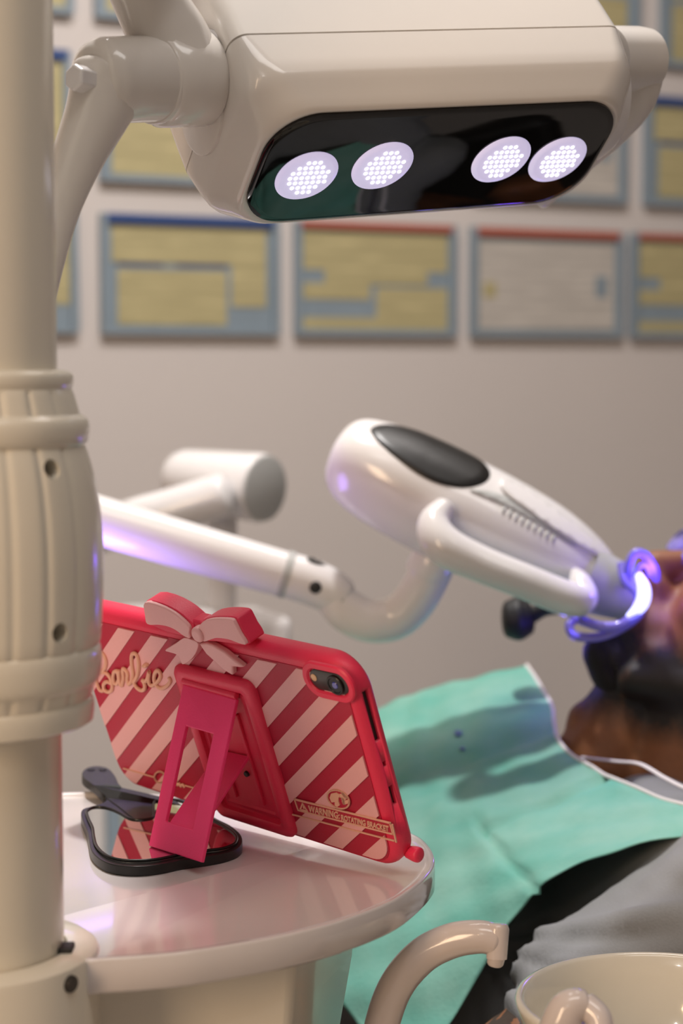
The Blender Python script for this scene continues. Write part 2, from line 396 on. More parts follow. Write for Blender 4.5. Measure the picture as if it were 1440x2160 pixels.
# cabinet below
cab = [P(150, 2090, .90), P(622, 2070, .925), P(640, 2068, .94), P(752, 2050, 1.03), Vector((.0, 1.06, 0)), Vector((-.30, 1.06, 0)), Vector((-.34, 1.0, 0)), Vector((-.34, .96, 0)), Vector((-.11, .955, 0)), Vector((-.11, .92, 0))]
cab = [(p.x, p.y) for p in cab]
def cabl(z, sc): cx, cy = -.13, 1.0; return [Vector((cx + (x - cx) * sc, cy + (y - cy) * sc, ZC + z)) for x, y in cab]
mesh('cabinet', *loft([cabl(-1.06, .8), cabl(-.6, .84), cabl(-.40, .9), cabl(-.335, .98), cabl(-.302, 1)]), M['pole'], tray, bevel=.004)
mesh('base', *loft([[Vector((-.13 + .17 * cos(a), 1.0 + .06 * sin(a), z)) for a in [2 * pi * j / 32 for j in range(32)]] for z in (0, .03, .1)]), M['grey'], tray)
cl0 = P(-70, 2050, DP)
mesh('pole_clamp', *merge(loft([[Vector((PX + r * cos(a), DP + r * sin(a), ZC + z)) for a in [2 * pi * j / 72 for j in range(72)]] for z, r in ((-.42, .057), (-.42, .0595), (-.286, .0598), (-.2835, .0592), (-.282, .057), (-.282, .0445), (-.286, .0436))])), M['pole'], tray)
mesh('clamp_pad', *obox(P(140, 2012, .875), X, Y, Z, .0035, .006, .0045), M['blkm'], tray, bevel=.001)
kk = PP(150, 2076, Vector((PX + .0595 * cos(-.75), DP + .0595 * sin(-.75), 1)), Vector((cos(-.75), sin(-.75), 0))); dd = Vector((cos(-.75), sin(-.75), 0))
mesh('clamp_screw', *cyl(kk - dd * .004, kk + dd * .0012, [(0, .0042), (.8, .0042), (.8, .003), (1, .0028)], 24), M['steel'], tray)

# ================================================================== tablet in its striped case
tp = (.0355, 1.0156, .79, .2478, 1.181, .1357); RO = .05
br = V(tp[0], tp[1], ZTR - .003 + .0015); dv = Vector((-cos(tp[2]), sin(tp[2]), 0)); nh = Vector((-sin(tp[2]), -cos(tp[2]), 0))
up = Z * sin(tp[4]) + nh * cos(tp[4])
dv, up = dv * cos(RO) + up * sin(RO), up * cos(RO) - dv * sin(RO)
TX = -dv; TY = up; TN = TX.cross(TY).normalized(); L, H = tp[3], tp[5]; BL = br + dv * L
def tl(px, py, off=0):
    q = PP(px, py, BL + TN * off, TN) - BL; return (q.dot(TX), q.dot(TY))
def tw(s, t, n=0): return BL + TX * s + TY * t + TN * n
TK = .014
tab = thing('tablet', 'tablet in a red and pink striped bow case propped on its kickstand', 'tablet', tw(L / 2, 0, -TK / 2))
def case_loop(ins, n, r=.020): return [tw(L / 2 + x, H / 2 + y, n) for x, y in rrect(L / 2 - ins, H / 2 - ins, r - ins * .6, 10)]
case = loft([case_loop(.0035, -TK), case_loop(.001, -TK + .001), case_loop(0, -TK + .003), case_loop(0, -.0055), case_loop(.0008, -.003), case_loop(.0026, -.001), case_loop(.005, 0), case_loop(.0062, 0)])
co_ = mesh('case_shell', *case, M['red'], tab, sharp=50)
# port openings in the right side wall, cut right through the case lip
def side_t(px, py):
    q = PP(px, py, tw(L, 0, 0), TX) - BL; return q.dot(TY), q.dot(TN)
cuts = []
for (xa, ya), (xb, yb), wd in (((778, 1450), (803, 1560), .0022), ((816, 1600), (819, 1612), .0013), ((829, 1652), (840, 1692), .0016)):
    ta, na = side_t(xa, ya); tb, nb = side_t(xb, yb)
    ta, tb = max(ta, tb), min(ta, tb)
    c = tw(L, (ta + tb) / 2, -TK * .48); cuts.append(obox(c, TX, TY, TN, .0035, (ta - tb) / 2, wd))
cu = mesh('cutter', *merge(*cuts), M['hole']); b_ = co_.modifiers.new('b', 'BOOLEAN'); b_.object = cu; b_.operation = 'DIFFERENCE'; b_.solver = 'EXACT'
nm = evaluated(co_); co_.modifiers.clear(); co_.data = nm; bpy.data.objects.remove(cu)
for q in cuts:
    c = sum((Vector(v) for v in q[0]), Vector()) / 8
    mesh('port', *prism([c + TX * -.0032 + (v - c) - TX * (v - c).dot(TX) for v in (q[0][0], q[0][1], q[0][3], q[0][2])], TX * .0006), M['hole'], tab, smooth=False)
mesh('screen', *loft([case_loop(.007, -TK - .0003, .014), case_loop(.007, -TK + .002, .014)]), M['glass'], tab)
# back panel (slightly recessed field in deep red)
def rr(ins, r): return [(L / 2 + x, H / 2 + y) for x, y in rrect(L / 2 - ins, H / 2 - ins, r, 8)]
def fr4(l, r_, b, t, rad): return [((l + L - r_) / 2 + x, (b + H - t) / 2 + y) for x, y in rrect((L - r_ - l) / 2, (H - t - b) / 2, rad, 8)]
field = fr4(.0022, .0065, .0042, .0085, .015)
mesh('back_panel', *prism([tw(a, b, .0004) for a, b in field], -TN * .001), M['dark'], tab, smooth=False)
def clip(poly, keep):
    """Sutherland-Hodgman against a convex counter-clockwise outline"""
    o = poly; n = len(keep)
    for i in range(n):
        a, b = keep[i], keep[(i + 1) % n]; inp, o = o, []
        if not inp: break
        f = lambda p: (b[0] - a[0]) * (p[1] - a[1]) - (b[1] - a[1]) * (p[0] - a[0])
        for j in range(len(inp)):
            p, q = inp[j - 1], inp[j]; fp, fq = f(p), f(q)
            if (fp >= 0) != (fq >= 0):
                t = fp / (fp - fq); o.append((p[0] + (q[0] - p[0]) * t, p[1] + (q[1] - p[1]) * t))
            if fq >= 0: o.append(q)
    return o
sf = fr4(.0030, .0072, .0058, .0095, .0145)
# stripe direction and pitch measured off the case
e0, e1_ = tl(717, 1472), tl(582, 1617)
dx, dy = e0[0] - e1_[0], e0[1] - e1_[1]; ll = sqrt(dx * dx + dy * dy); dx, dy = dx / ll, dy / ll; nx, ny = dy, -dx
m0 = tl(762, 1487); m1 = tl(785, 1577); m2 = tl(808, 1660)
proj_ = lambda p: p[0] * nx + p[1] * ny
pitch = (proj_(m2) - proj_(m0)) / 2; ref = proj_(m0); wid = pitch * .50
def stripe_polys():
    i = -14
    while i < 14:
        c = ref + i * pitch; base = [(nx * (c + s * wid / 1) + dx * q, ny * (c + s * wid) + dy * q) for s, q in ((0, -.5), (1, -.5), (1, .5), (0, .5))]
        g = clip(base, sf)
        if len(g) > 2: yield g
        i += 1
for g in stripe_polys():
    mesh('stripe', *prism([tw(a, b, .0012) for a, b in g], -TN * .001), M['pale'], tab, smooth=False)
# kickstand housing: raised frame with recess
kx = [tl(361, 1402, .004), tl(531, 1441, .004), tl(613, 1740, .004), tl(452, 1700, .004)]
ks0 = (kx[0][0] + kx[3][0]) / 2; ks1 = (kx[1][0] + kx[2][0]) / 2; kt1 = (kx[0][1] + kx[1][1]) / 2; kt0 = .004
def kr(ins, n, r=.007, bins=None):
    cx, cy = (ks0 + ks1) / 2, (kt0 + kt1) / 2
    return [tw(cx + x, cy + y, n) for x, y in rrect((ks1 - ks0) / 2 - ins, (kt1 - kt0) / 2 - ins, max(.001, r - ins * .5), 6)]
mesh('stand_frame', *loft([kr(0, .0005), kr(0, .003), kr(.0012, .0048), kr(.0035, .0056), kr(.0075, .0056), kr(.0085, .0048), kr(.009, .002), kr(.0105, .0018), kr(.0115, .0026), kr(.0135, .0030), kr(.0145, .0018), kr(.022, .0018)]), M['red'], tab)
# ribs inside the recess
mesh('recess_rib', *merge(*[obox(tw((ks0 + ks1) / 2 + sx * .012, (kt0 + kt1) / 2 - .004, .0026), TX, TY, TN, .0010, (kt1 - kt0) / 2 - .022, .0010) for sx in (-1, 1)]), M['red'], tab, bevel=.0005)
mesh('recess_button', *cyl(tw((ks0 + ks1) / 2 + .004, kt0 + .038, .0015), tw((ks0 + ks1) / 2 + .004, kt0 + .038, .0032), [(0, .002), (1, .0017)], 16), M['hole'], tab)
# leg plate
a0 = tl(386, 1442, .006); a1 = tl(498, 1474, .006)
A0 = tw(a0[0], a0[1], .006); A1 = tw(a1[0], a1[1], .006); zf = zs + .0078
B0 = PZ(313, 1784, zf); B1 = PZ(424, 1819, zf)
lx = lambda u_, v_: A0.lerp(A1, u_).lerp(B0.lerp(B1, u_), v_)
LN = (A1 - A0).cross(B0 - A0).normalized(); LN = LN if LN.y < 0 else -LN
def legplate(u0, u1, v0, v1):
    """plate with a window"""
    vo = [(0, 0), (1, 0), (1, 1), (0, 1)]; vi = [(u0, v0), (u1, v0), (u1, v1), (u0, v1)]
    vs = []; fs = []
    for off in (0, -.0028):
        vs += [lx(*q) + LN * off for q in vo] + [lx(*q) + LN * off for q in vi]
    for i in range(4):
        j = (i + 1) % 4
        fs += [(i, j, 4 + j, 4 + i), (8 + i, 12 + i, 12 + j, 8 + j), (i, 8 + i, 8 + j, j), (4 + i, 4 + j, 12 + j, 12 + i)]
    return vs, fs
mesh('stand_leg', *legplate(.21, .73, .245, .83), M['stand'], tab, smooth=False, bevel=.0007)
q0 = tl(472, 1583, .003); q1 = tl(512, 1592, .003)
C0 = tw(q0[0], q0[1], .003); C1 = tw(q1[0], q1[1], .003); D0 = lx(.27, .83) - LN * .001; D1 = lx(.80, .86) - LN * .001
bn = (C1 - C0).cross(D0 - C0).normalized()
mesh('stand_brace', *prism([C0 - (C1 - C0) * .25, C1 + (C1 - C0) * .3, D1, D0], bn * .002), M['stand'], tab, smooth=False, bevel=.0005)
mesh('stand_hinge', *rcyl(A0 - TN * .001 + TY * .0015, A1 - TN * .001 + TY * .0015, .0022, .0005, 20), M['red'], tab)
# camera opening
pill_c = tl(697, 1436); pe = tl(727, 1445); pw = tl(667, 1426)
pd = Vector((pe[0] - pw[0], pe[1] - pw[1])).normalized()
def pill(hl, hr, n, c=pill_c):
    o = []
    for j in range(36):
        a = 2 * pi * j / 36; x = hr * cos(a) + (hl if cos(a) >= 0 else -hl); y = hr * sin(a)
        o.append(tw(c[0] + x, c[1] + y, n))
    return o
pl_, pr_ = .0080, .0068
mesh('camera_bezel', *loft([pill(pl_, pr_ + .0046, .0003), pill(pl_, pr_ + .0046, .0018), pill(pl_, pr_ + .0038, .0026), pill(pl_, pr_ + .001, .0026), pill(pl_, pr_, .0016), pill(pl_, pr_, .0005), pill(pl_, pr_ - .003, .0005)]), M['red'], tab)
mesh('camera_plate', *loft([pill(pl_, pr_ - .0005, .0004), pill(pl_, pr_ - .0005, .0013), pill(pl_, pr_ - .0012, .0016)]), M['cam'], tab)
lc = tl(713, 1441)
cl_ = mesh('camera_lens', *cyl(tw(*lc, .001), tw(*lc, .0032), [(0, .0060), (.8, .0060), (1, .0056), (1, .0048), (.75, .0044), (.75, .001)], 32), M['blk'], tab)
mesh('lens_glass', *cyl(tw(*lc, .0024), tw(*lc, .003), [(0, .0024), (1, .0018)], 24), M['lensb'], tab)
fc = tl(666, 1426)
mesh('camera_flash', *cyl(tw(*fc, .001), tw(*fc, .0022), [(0, .0022), (.7, .0022), (1, .0016)], 20), M['flash'], tab)
# bow (outlines measured on the photograph, laid into the case plane)
def bz(pts): return [(280 + x / 5.143, 1230 + y / 5.143) for x, y in pts]
def bowpiece(name, pts, n0, n1, m, closed_smooth=2, ins=0, bev=.0012, nref=.006):
    q = cr([tl(x, y, nref) for x, y in bz(pts)], closed_smooth, True)
    return mesh(name, *prism([tw(a, b, n1) for a, b in q], TN * (n0 - n1)), m, tab, bevel=bev, seg=3, sharp=50)
LL = [(130, 208), (290, 240), (450, 320), (560, 410), (620, 480), (615, 540), (622, 598), (560, 575), (470, 510), (380, 470), (280, 452), (160, 445), (133, 340)]
LL2 = [(124, 205), (290, 232), (455, 312), (570, 400), (640, 478), (640, 560), (600, 600), (500, 580), (350, 545), (200, 480), (150, 450), (125, 330)]
RL = [(712, 500), (760, 420), (850, 388), (960, 382), (1075, 392), (1110, 430), (1165, 540), (1235, 660), (1150, 648), (1050, 610), (920, 592), (850, 610), (775, 632), (745, 580)]
RL2 = [(700, 500), (750, 412), (850, 380), (960, 374), (1085, 385), (1125, 425), (1180, 535), (1255, 665), (1150, 690), (1020, 670), (880, 650), (760, 640), (730, 580)]
bowpiece('bow_loop_side', LL2, -.0075, .0045, M['red'], bev=.001); bowpiece('bow_loop_side', RL2, -.0075, .0045, M['red'], bev=.001)
bowpiece('bow_loop', LL, .003, .0066, M['bowp'], 3); bowpiece('bow_loop', RL, .003, .0066, M['bowp'], 3)
LT = [(560, 590), (640, 610), (705, 640), (712, 690), (680, 770), (620, 840), (548, 880), (525, 840), (505, 790), (450, 760), (362, 735), (372, 710), (470, 650)]
RT = [(720, 655), (800, 645), (870, 670), (990, 740), (1100, 830), (1208, 912), (1160, 915), (1080, 905), (1085, 960), (1088, 1003), (1040, 975), (980, 940), (900, 860), (800, 770)]
bowpiece('bow_tail', LT, 0, .0055, M['bowp'], 2, nref=.005); bowpiece('bow_tail', RT, 0, .0045, M['bowp'], 1, nref=.004)
KN = [(690 + 68 * cos(t) * .9 + 18 * sin(t), 570 + 78 * sin(t) + 20 * cos(t)) for t in [2 * pi * j / 14 for j in range(14)]]
bowpiece('bow_knot', KN, .0, .0085, M['bowp'], 2, bev=.0018, nref=.008)
bc = tl(*bz([(700, 440)])[0]); mesh('bow_bridge', *obox(tw(bc[0], bc[1] - .002, -.002), TX, TY, TN, .008, .006, .0055), M['red'], tab, bevel=.002)
# raised script lettering
def sz(pts): return [(180 + x / 5.143, 1340 + y / 5.143) for x, y in pts]
def stroke(pts, r, n=.0018, sm=5):
    q = [tw(*tl(x, y, .002), n) for x, y in sz(pts)]
    return tube(q, [r] * len(q), 8, sm, flat=1.0)
LETTERS = {
 'B': [[(128, 372), (108, 320), (125, 240), (165, 192), (205, 232), (222, 300), (203, 368), (160, 402), (105, 412)], [(98, 400), (108, 470), (130, 540), (158, 598), (195, 602)],
       [(160, 402), (225, 415), (268, 465), (290, 540), (283, 597), (245, 617), (205, 592), (198, 535), (232, 506), (278, 525)]],
 'a': [[(345, 388), (312, 400), (300, 450), (312, 515), (340, 528), (360, 470), (345, 388)], [(362, 385), (364, 460), (376, 530), (396, 548)]],
 'r': [[(396, 548), (410, 470), (405, 385), (412, 365), (438, 385), (456, 420), (452, 480), (468, 535)]],
 'b': [[(468, 535), (498, 500), (515, 420), (502, 320), (500, 225), (525, 198), (558, 225), (576, 310), (570, 400), (548, 470), (528, 510), (552, 565), (600, 598), (638, 585), (642, 535), (618, 490)]],
 'i': [[(618, 490), (650, 500), (672, 470), (690, 400), (684, 470), (696, 535), (730, 548)]],
 'e': [[(730, 548), (786, 500), (815, 440), (790, 385), (756, 408), (744, 480), (770, 548), (825, 578), (882, 552), (918, 500), (905, 462)]]}
for ch, st in LETTERS.items():
    mesh('raised_letter', *merge(*[stroke(s, .0013) for s in st]), M['ink'], tab)
mesh('raised_letter', *stroke([(652, 322), (656, 330)], .0028, sm=2), M['ink'], tab)
# warning plaque
def zz(pts): return [(600 + x / 5.143, 1640 + y / 5.143) for x, y in pts]
def line_w(pts, wd, n0=.0013, n1=.002, closed=False):
    q = [tl(x, y, .002) for x, y in pts]; parts = []
    for i in range(len(q) if closed else len(q) - 1):
        a, b = Vector(q[i]), Vector(q[(i + 1) % len(q)]); d = (b - a).normalized(); m_ = Vector((-d.y, d.x)) * wd / 2; a = a - d * wd / 2; b = b + d * wd / 2
        parts.append(prism([tw(*(a + m_), n1), tw(*(b + m_), n1), tw(*(b - m_), n1), tw(*(a - m_), n1)], TN * (n0 - n1)))
    return merge(*parts)
fr_ = zz([(105, 240), (1140, 498), (1172, 618), (145, 358)])
mesh('plaque_field', *prism([tw(*tl(x, y, .002), .0016) for x, y in fr_], -TN * .001), M['dark'], tab, smooth=False)
mesh('plaque_frame', *line_w(fr_, .0010, closed=True), M['ink'], tab, smooth=False)
mesh('plaque_line', *merge(line_w(zz([(80, 405), (1180, 690)]), .0008), line_w(zz([(1165, 520), (1205, 700)]), .0010)), M['ink'], tab, smooth=False)
def text3d(body, p0, p1, hpx, m, name, n=.0019, weight=.00012):
    cu_ = bpy.data.curves.new(name, 'FONT'); cu_.body = body; cu_.size = 1; cu_.extrude = .02; cu_.offset = .022
    o = bpy.data.objects.new(name, cu_); COL.objects.link(o); me = evaluated(o); bpy.data.objects.remove(o)
    xs = [v.co.x for v in me.vertices]; x0, x1 = min(xs), max(xs)
    a, b, c = Vector(tl(*p0, .002)), Vector(tl(*p1, .002)), Vector(tl(*hpx, .002)); d = (b - a) / (x1 - x0); upv = (c - a) / .73
    for v in me.vertices:
        q = a + d * (v.co.x - x0) + upv * v.co.y; v.co = tw(q.x, q.y, n + (v.co.z) * .015)
    return link(name, me, m, tab, smooth=False)
zp = lambda x, y: zz([(x, y)])[0]
text3d('WARNING:', zp(262, 372), zp(600, 450), zp(255, 300), M['ink'], 'plaque_text')
text3d('ROTATING BRACKET', zp(618, 462), zp(1132, 588), zp(612, 402), M['ink'], 'plaque_text')
mesh('warning_triangle', *merge(line_w(zz([(168, 350), (245, 368), (192, 285)]), .0009, closed=True), line_w(zz([(203, 318), (207, 336)]), .0008)), M['ink'], tab, smooth=False)
# round emblem: ring with a plain swirl
def ringpx(cx, cy, rx, ry, rot, n=28): return [(cx + rx * cos(t) * cos(rot) - ry * sin(t) * sin(rot), cy + rx * cos(t) * sin(rot) + ry * sin(t) * cos(rot)) for t in [2 * pi * j / n for j in range(n)]]
em = zz(ringpx(580, 240, 128, 88, .55))
mesh('emblem_field', *prism([tw(*tl(x, y, .002), .0016) for x, y in em], -TN * .001), M['dark'], tab, smooth=False)
mesh('emblem_ring', *line_w(em, .0009, closed=True), M['ink'], tab, smooth=False)
mesh('emblem_relief', *prism([tw(*tl(x, y, .002), .0022) for x, y in zz([(505, 175), (560, 165), (600, 190), (585, 225), (585, 260), (600, 300), (570, 320), (545, 300), (545, 265), (510, 270), (490, 220)])], -TN * .0008), M['ink'], tab, smooth=False)
mesh('emblem_relief', *line_w(zz([(600, 200), (640, 190), (660, 215), (632, 240), (640, 275), (680, 265)]), .0022), M['ink'], tab, smooth=False)
# second small emblem and rules near the left foot
def yz(x, y): return (150 + x / 3.6, 1580 + y / 3.6)
mesh('emblem_ring', *line_w([yz(*p) for p in ringpx(668, 215, 38, 42, 0)], .0010, closed=True), M['ink'], tab, smooth=False)
mesh('emblem_line', *merge(line_w([yz(395, 150), yz(625, 215)], .0008), line_w([yz(865, 280), yz(940, 300)], .0008)), M['ink'], tab, smooth=False)
mesh('emblem_script', *merge(*[tube([tw(*tl(*yz(x, y), .002), .0018) for x, y in pts], [.0009] * len(pts), 6, 3) for pts in ([(720, 250), (735, 240), (745, 265), (760, 245), (775, 275)], [(790, 272), (795, 240), (805, 275), (820, 262), (830, 285)], [(830, 285), (845, 270), (858, 290)])]), M['ink'], tab)
# button foot at the lower right corner
fp = tw(L, 0.0075, -.0105)
mesh('corner_foot', *tube([fp - TX * .004, fp + TX * .001, fp + TX * .0035], [.0036, .0044, .0044], 20, 4), M['red'], tab)

# ================================================================== hand mirror on the tray
ZM = zs + .0060
mo = [(75, 500), (82, 462), (115, 445), (175, 430), (245, 405), (262, 370), (230, 320), (150, 260), (92, 215), (82, 180), (110, 148), (165, 130), (235, 132), (290, 152), (335, 205), (370, 275), (430, 325), (520, 355), (640, 368), (760, 370), (840, 378), (910, 405), (1000, 462), (1110, 530), (1210, 580), (1285, 645), (1300, 700), (1270, 745), (1190, 780), (1080, 805), (950, 825), (830, 842), (700, 870), (560, 888), (420, 888), (290, 868), (200, 822), (150, 762), (135, 690), (120, 620), (95, 560)]
mi = [(118, 500), (125, 478), (165, 458), (230, 456), (300, 470), (370, 500), (440, 540), (500, 552), (570, 548), (622, 530), (625, 480), (630, 420), (680, 395), (760, 395), (830, 408), (900, 440), (990, 500), (1090, 560), (1180, 612), (1245, 665), (1255, 705), (1230, 740), (1150, 770), (1040, 785), (930, 802), (800, 822), (680, 848), (560, 862), (420, 862), (310, 842), (235, 800), (190, 745), (172, 680), (162, 610), (135, 550)]
def mz(x, y, z=ZM):
    lift = .006 if y < 300 and x < 380 else (.004 if y < 360 and x < 420 else 0)
    return PZ(150 + x / 3.6, 1580 + y / 3.6, z + lift)
mir = thing('hand_mirror', 'black-rimmed hand mirror lying on the tray under the kickstand foot', 'mirror', PZ(345, 1770, zs))
mo3 = [Vector(p) for p in cr([mz(*p) for p in mo], 4, True)]; mi3 = [Vector(p) for p in cr([mz(*p) for p in mi], 4, True)]
def cent(ps): return sum(ps, Vector()) / len(ps)
mesh('body', *prism(mo3, (0, 0, -.0058)), M['blk'], mir, bevel=.0022, seg=4, sharp=60)
# raised rim between the outer and inner outline: glass lies a touch above the body plate
mesh('mirror_glass', *prism([p + Z * .0010 for p in mi3], (0, 0, -.0012)), M['mirror'], mir, smooth=False)
def closed_tube(pts, r, seg=8):
    n = len(pts); loops = []
    for i, p in enumerate(pts):
        t = (pts[(i + 1) % n] - pts[i - 1]).normalized(); a = Z; b = t.cross(a).normalized()
        loops.append([p + (a * cos(2 * pi * j / seg) + b * sin(2 * pi * j / seg)) * r for j in range(seg)])
    loops.append(loops[0]); return loft(loops, cap=False)
mesh('bezel', *closed_tube([p + Z * .0012 for p in mi3], .0009), M['blk'], mir)
hc = mz(195, 158)
for s_ in (-.004, .004): mesh('hang_hole', *cyl(hc + X * s_ + Z * -.001, hc + X * s_ + Z * .0006, [(0, .0026), (1, .0026)], 16), M['hole'], mir)

# ================================================================== operatory lamp
LC = Vector((.05538, 1.1, .11892 + ZC))
LU = Vector((.8891, .4470, .0984)).normalized(); LV = Vector((-.29977, .73116, -.61282)); LV = (LV - LU * LV.dot(LU)).normalized(); LW = LU.cross(LV).normalized()
HU, HV = .1168, .0440
lamp = thing('operatory_lamp', 'cream dental operating lamp with black glass face and four lit LED discs', 'lamp', LC)
def ll_(e, w_, r=None, eu=None, sh=0):
    eu = e if eu is None else eu
    r = .030 - min(w_, .05) * .40 - e if r is None else r
    return [LC + LU * x + LV * (y + sh) + LW * w_ for x, y in rrect(HU + eu, HV + e, max(.006, r + e), 12)]
hous = loft([ll_(-.004, .003), ll_(.0006, .001), ll_(.0018, .001), ll_(.0040, .003), ll_(.0062, .0070), ll_(.0088, .0120), ll_(.0105, .0150), ll_(.0120, .0180), ll_(.0128, .0215), ll_(.0132, .030), ll_(.0130, .0485)])
mesh('lower_housing', *hous, M['cream'], lamp, sharp=50)
mesh('seam', *loft([ll_(.0121, .0483), ll_(.0121, .0497)]), M['seam'], lamp)
uph = loft([ll_(.0118, .0495), ll_(.0130, .0498), ll_(.0126, .070), ll_(.0118, .095), ll_(.0095, .13), ll_(.006, .155), ll_(-.002, .172), ll_(-.014, .18)])
mesh('upper_housing', *uph, M['cream'], lamp, sharp=50)
mesh('glass_face', *loft([ll_(-.0005, .0025), ll_(-.0005, .0), ll_(-.0022, -.0008), ll_(-.004, -.001)]), M['glass'], lamp, sharp=60)
for cx, cy in ((646, 370), (806, 349), (1056, 336), (1175, 336)):
    c = PP(cx, cy, LC - LW * .001, LW); a, b, ax = LU, LV, -LW; R = .0192
    ds = mesh('led_disc', *loft([[c - LW * h + (LU * cos(2 * pi * j / 48) + LV * sin(2 * pi * j / 48)) * r for j in range(48)] for h, r in ((-.001, R), (.0006, R), (.0016, R - .0012), (.0018, R - .0035))]), M['lens'], lamp)
    chips = []
    for i in range(-3, 4):
        for j in range(-3, 4):
            x, y = i * .0037 + (j % 2) * .0008, j * .0040
            if x * x + y * y < .0132 ** 2:
                chips.append(loft([[c - LW * h + LU * (x + .00120 * cos(t)) + LV * (y + .00125 * sin(t)) for t in [2 * pi * q / 8 for q in range(8)]] for h in (.0016, .0022)]))
    o = mesh('led_chips', *merge(*chips), M['led'], ds, smooth=False); o['kind'] = 'stuff'
# left pivot assembly
b1a, b1b = P(192, 170, 1.0), P(335, 166, 1.035); b2a, b2b = P(322, 166, 1.033), P(428, 163, 1.055)
mesh('pivot_barrel', *cyl(b1a, b1b, [(0, .010), (.0, .016), (.06, .0205), (.2, .0228), (.6, .0232), (1, .0235)]), M['cream'], lamp)
mesh('pivot_ring', *rcyl(P(316, 166, 1.03), P(334, 166, 1.035), .0248, .002), M['cream'], lamp)
mesh('pivot_barrel', *cyl(b2a, b2b, [(0, .022), (.03, .0245), (.12, .0268), (.6, .0272), (.93, .0272), (1, .0255)]), M['cream'], lamp)
mesh('pivot_disc', *rcyl(P(424, 160, 1.054), P(438, 160, 1.058), .0262, .003), M['white'], lamp)
sc = LC - LU * (HU + .0125) + LW * .058 
mesh('side_flange', *cyl(sc - LU * .003, sc + LU * .006, [(0, .030), (.1, .032), (1, .033)], 64), M['cream'], lamp)
a_, b__, ax_ = basis(b1b - b1a)
hx_ = P(168, 166, .988); hd = -Vector((-.60, -.79, .05)).normalized()
mesh('hex_bolt', *cyl(hx_ - hd * .005, hx_ + hd * .016, [(0, .0066), (.06, .0074), (1, .0074)], 6), M['white'], lamp, smooth=False, bevel=.0008)
mesh('yoke_arm', *tube([P(232, 168, 1.01), P(205, 240, 1.005), P(165, 330, 1.0), P(125, 440, .995), P(95, 560, .99), P(80, 640, .99)], [.0215, .0175, .0140, .0112, .0098, .009], 28, 6, flat=1.0, flatdir=(0, 1, 0)), M['cream'], lamp)
mesh('upper_arm', *tube([P(378, 150, 1.045), P(352, 75, 1.04), P(312, 0, 1.03), P(270, -90, 1.01), P(180, -300, .96), P(0, -520, .90), P(-60, -560, .885)], [.0262, .0225, .0195, .0185, .019, .02, .02], 28, 6), M['cream'], lamp)
mesh('pole_bracket', *cyl((PX, DP, P(-70, -640, DP).z), (PX, DP, P(-70, -470, DP).z), [(0, .05), (.05, .053), (.95, .053), (1, .05)], 48), M['cream'], lamp)
# right pivot and the yoke that sweeps behind the head
sr = LC + LU * (HU + .010) + LW * .050
mesh('side_flange', *cyl(sr - LU * .006, sr + LU * .010, [(0, .046), (.5, .044), (1, .040)], 64), M['white'], lamp)
rb0, rb1 = P(1275, 128, 1.18), P(1366, 128, 1.205)
mesh('pivot_barrel', *cyl(rb0, rb1, [(0, .0215), (.7, .0215), (.92, .0205), (1, .0165)]), M['cream'], lamp)
mesh('yoke_arm', *tube([P(1338, 128, 1.20), P(1328, 200, 1.205), P(1285, 270, 1.215), P(1210, 345, 1.235), P(1135, 415, 1.25)], [.0200, .0175, .0135, .0105, .0092], 28, 6), M['cream'], lamp)

# ================================================================== whitening lamp: head, grab handle, arm
wl = thing('whitening_lamp', 'white teeth whitening lamp with dark oval display aimed at the mouth', 'lamp', P(950, 1080, 1.47))
AX = (P(1300, 1228, 1.45) - P(735, 958, 1.49)).normalized()
vd = ray(1000, 1080).normalized()
im_up = AX.cross(vd).normalized(); im_up = im_up if im_up.z > 0 else -im_up      # perpendicular to the axis, in the picture plane
to_v = AX.cross(im_up).normalized(); to_v = to_v if to_v.y < 0 else -to_v          # toward the viewer
T_ = (im_up * .80 + to_v * .60).normalized(); S_ = (to_v * .80 - im_up * .60).normalized()
secs = [(706, 942, 26), (712, 947, 55), (730, 958, 80), (765, 978, 97), (830, 1010, 109), (930, 1060, 114), (1040, 1112, 111), (1140, 1160, 101), (1210, 1195, 84), (1262, 1222, 62), (1284, 1233, 44), (1292, 1237, 20)]
def wsec(px, py, r):
    d = 1.49 - .04 * (px - 706) / 590; c = P(px, py, d); rm = r * d / F; s_ = rm * 1.04; t_ = sqrt(max(1e-9, rm * rm - (.60 * s_) ** 2)) / .80
    o = []
    for j in range(48):
        a = 2 * pi * j / 48; ca, sa = cos(a), sin(a); e = 2 / 2.5
        o.append(c + S_ * s_ * (abs(ca) ** e) * (1 if ca > 0 else -1) * .95 + T_ * t_ * (abs(sa) ** e) * (1 if sa > 0 else -1) * .97)
    return o
ws = cr(secs, 3); wbody = loft([wsec(*s) for s in ws])
mesh('head_shell', *wbody, M['white'], wl, sharp=80)
wb = bvh_of(wbody)
def top_piece(name, fn_a, rings, m, lift):
    """patch on the head's upper face: rings of (length, side) offsets dropped onto the shell along -T"""
    o0 = P(706, 942, 1.49); loops = []
    for k_ in rings:
        lp = []
        for j in range(48):
            a, s_ = fn_a(2 * pi * j / 48, k_); h = wb.ray_cast(o0 + AX * a + S_ * s_ + T_ * .2, -T_)
            lp.append(h[0] + (h[1] if h[1].dot(T_) > 0 else -h[1]) * (lift if k_ < .999 else lift * .1))
        loops.append(lp)
    return mesh(name, *loft(loops), m, wl, sharp=70)
top_piece('display_window', lambda t, k_: (.074 - .051 * cos(t) * k_, .0275 * sin(t) * (1 - .22 * -cos(t) * -1) * k_), (1, .97, .8, .6, .4, .2, .02), M['blk'], .0012)
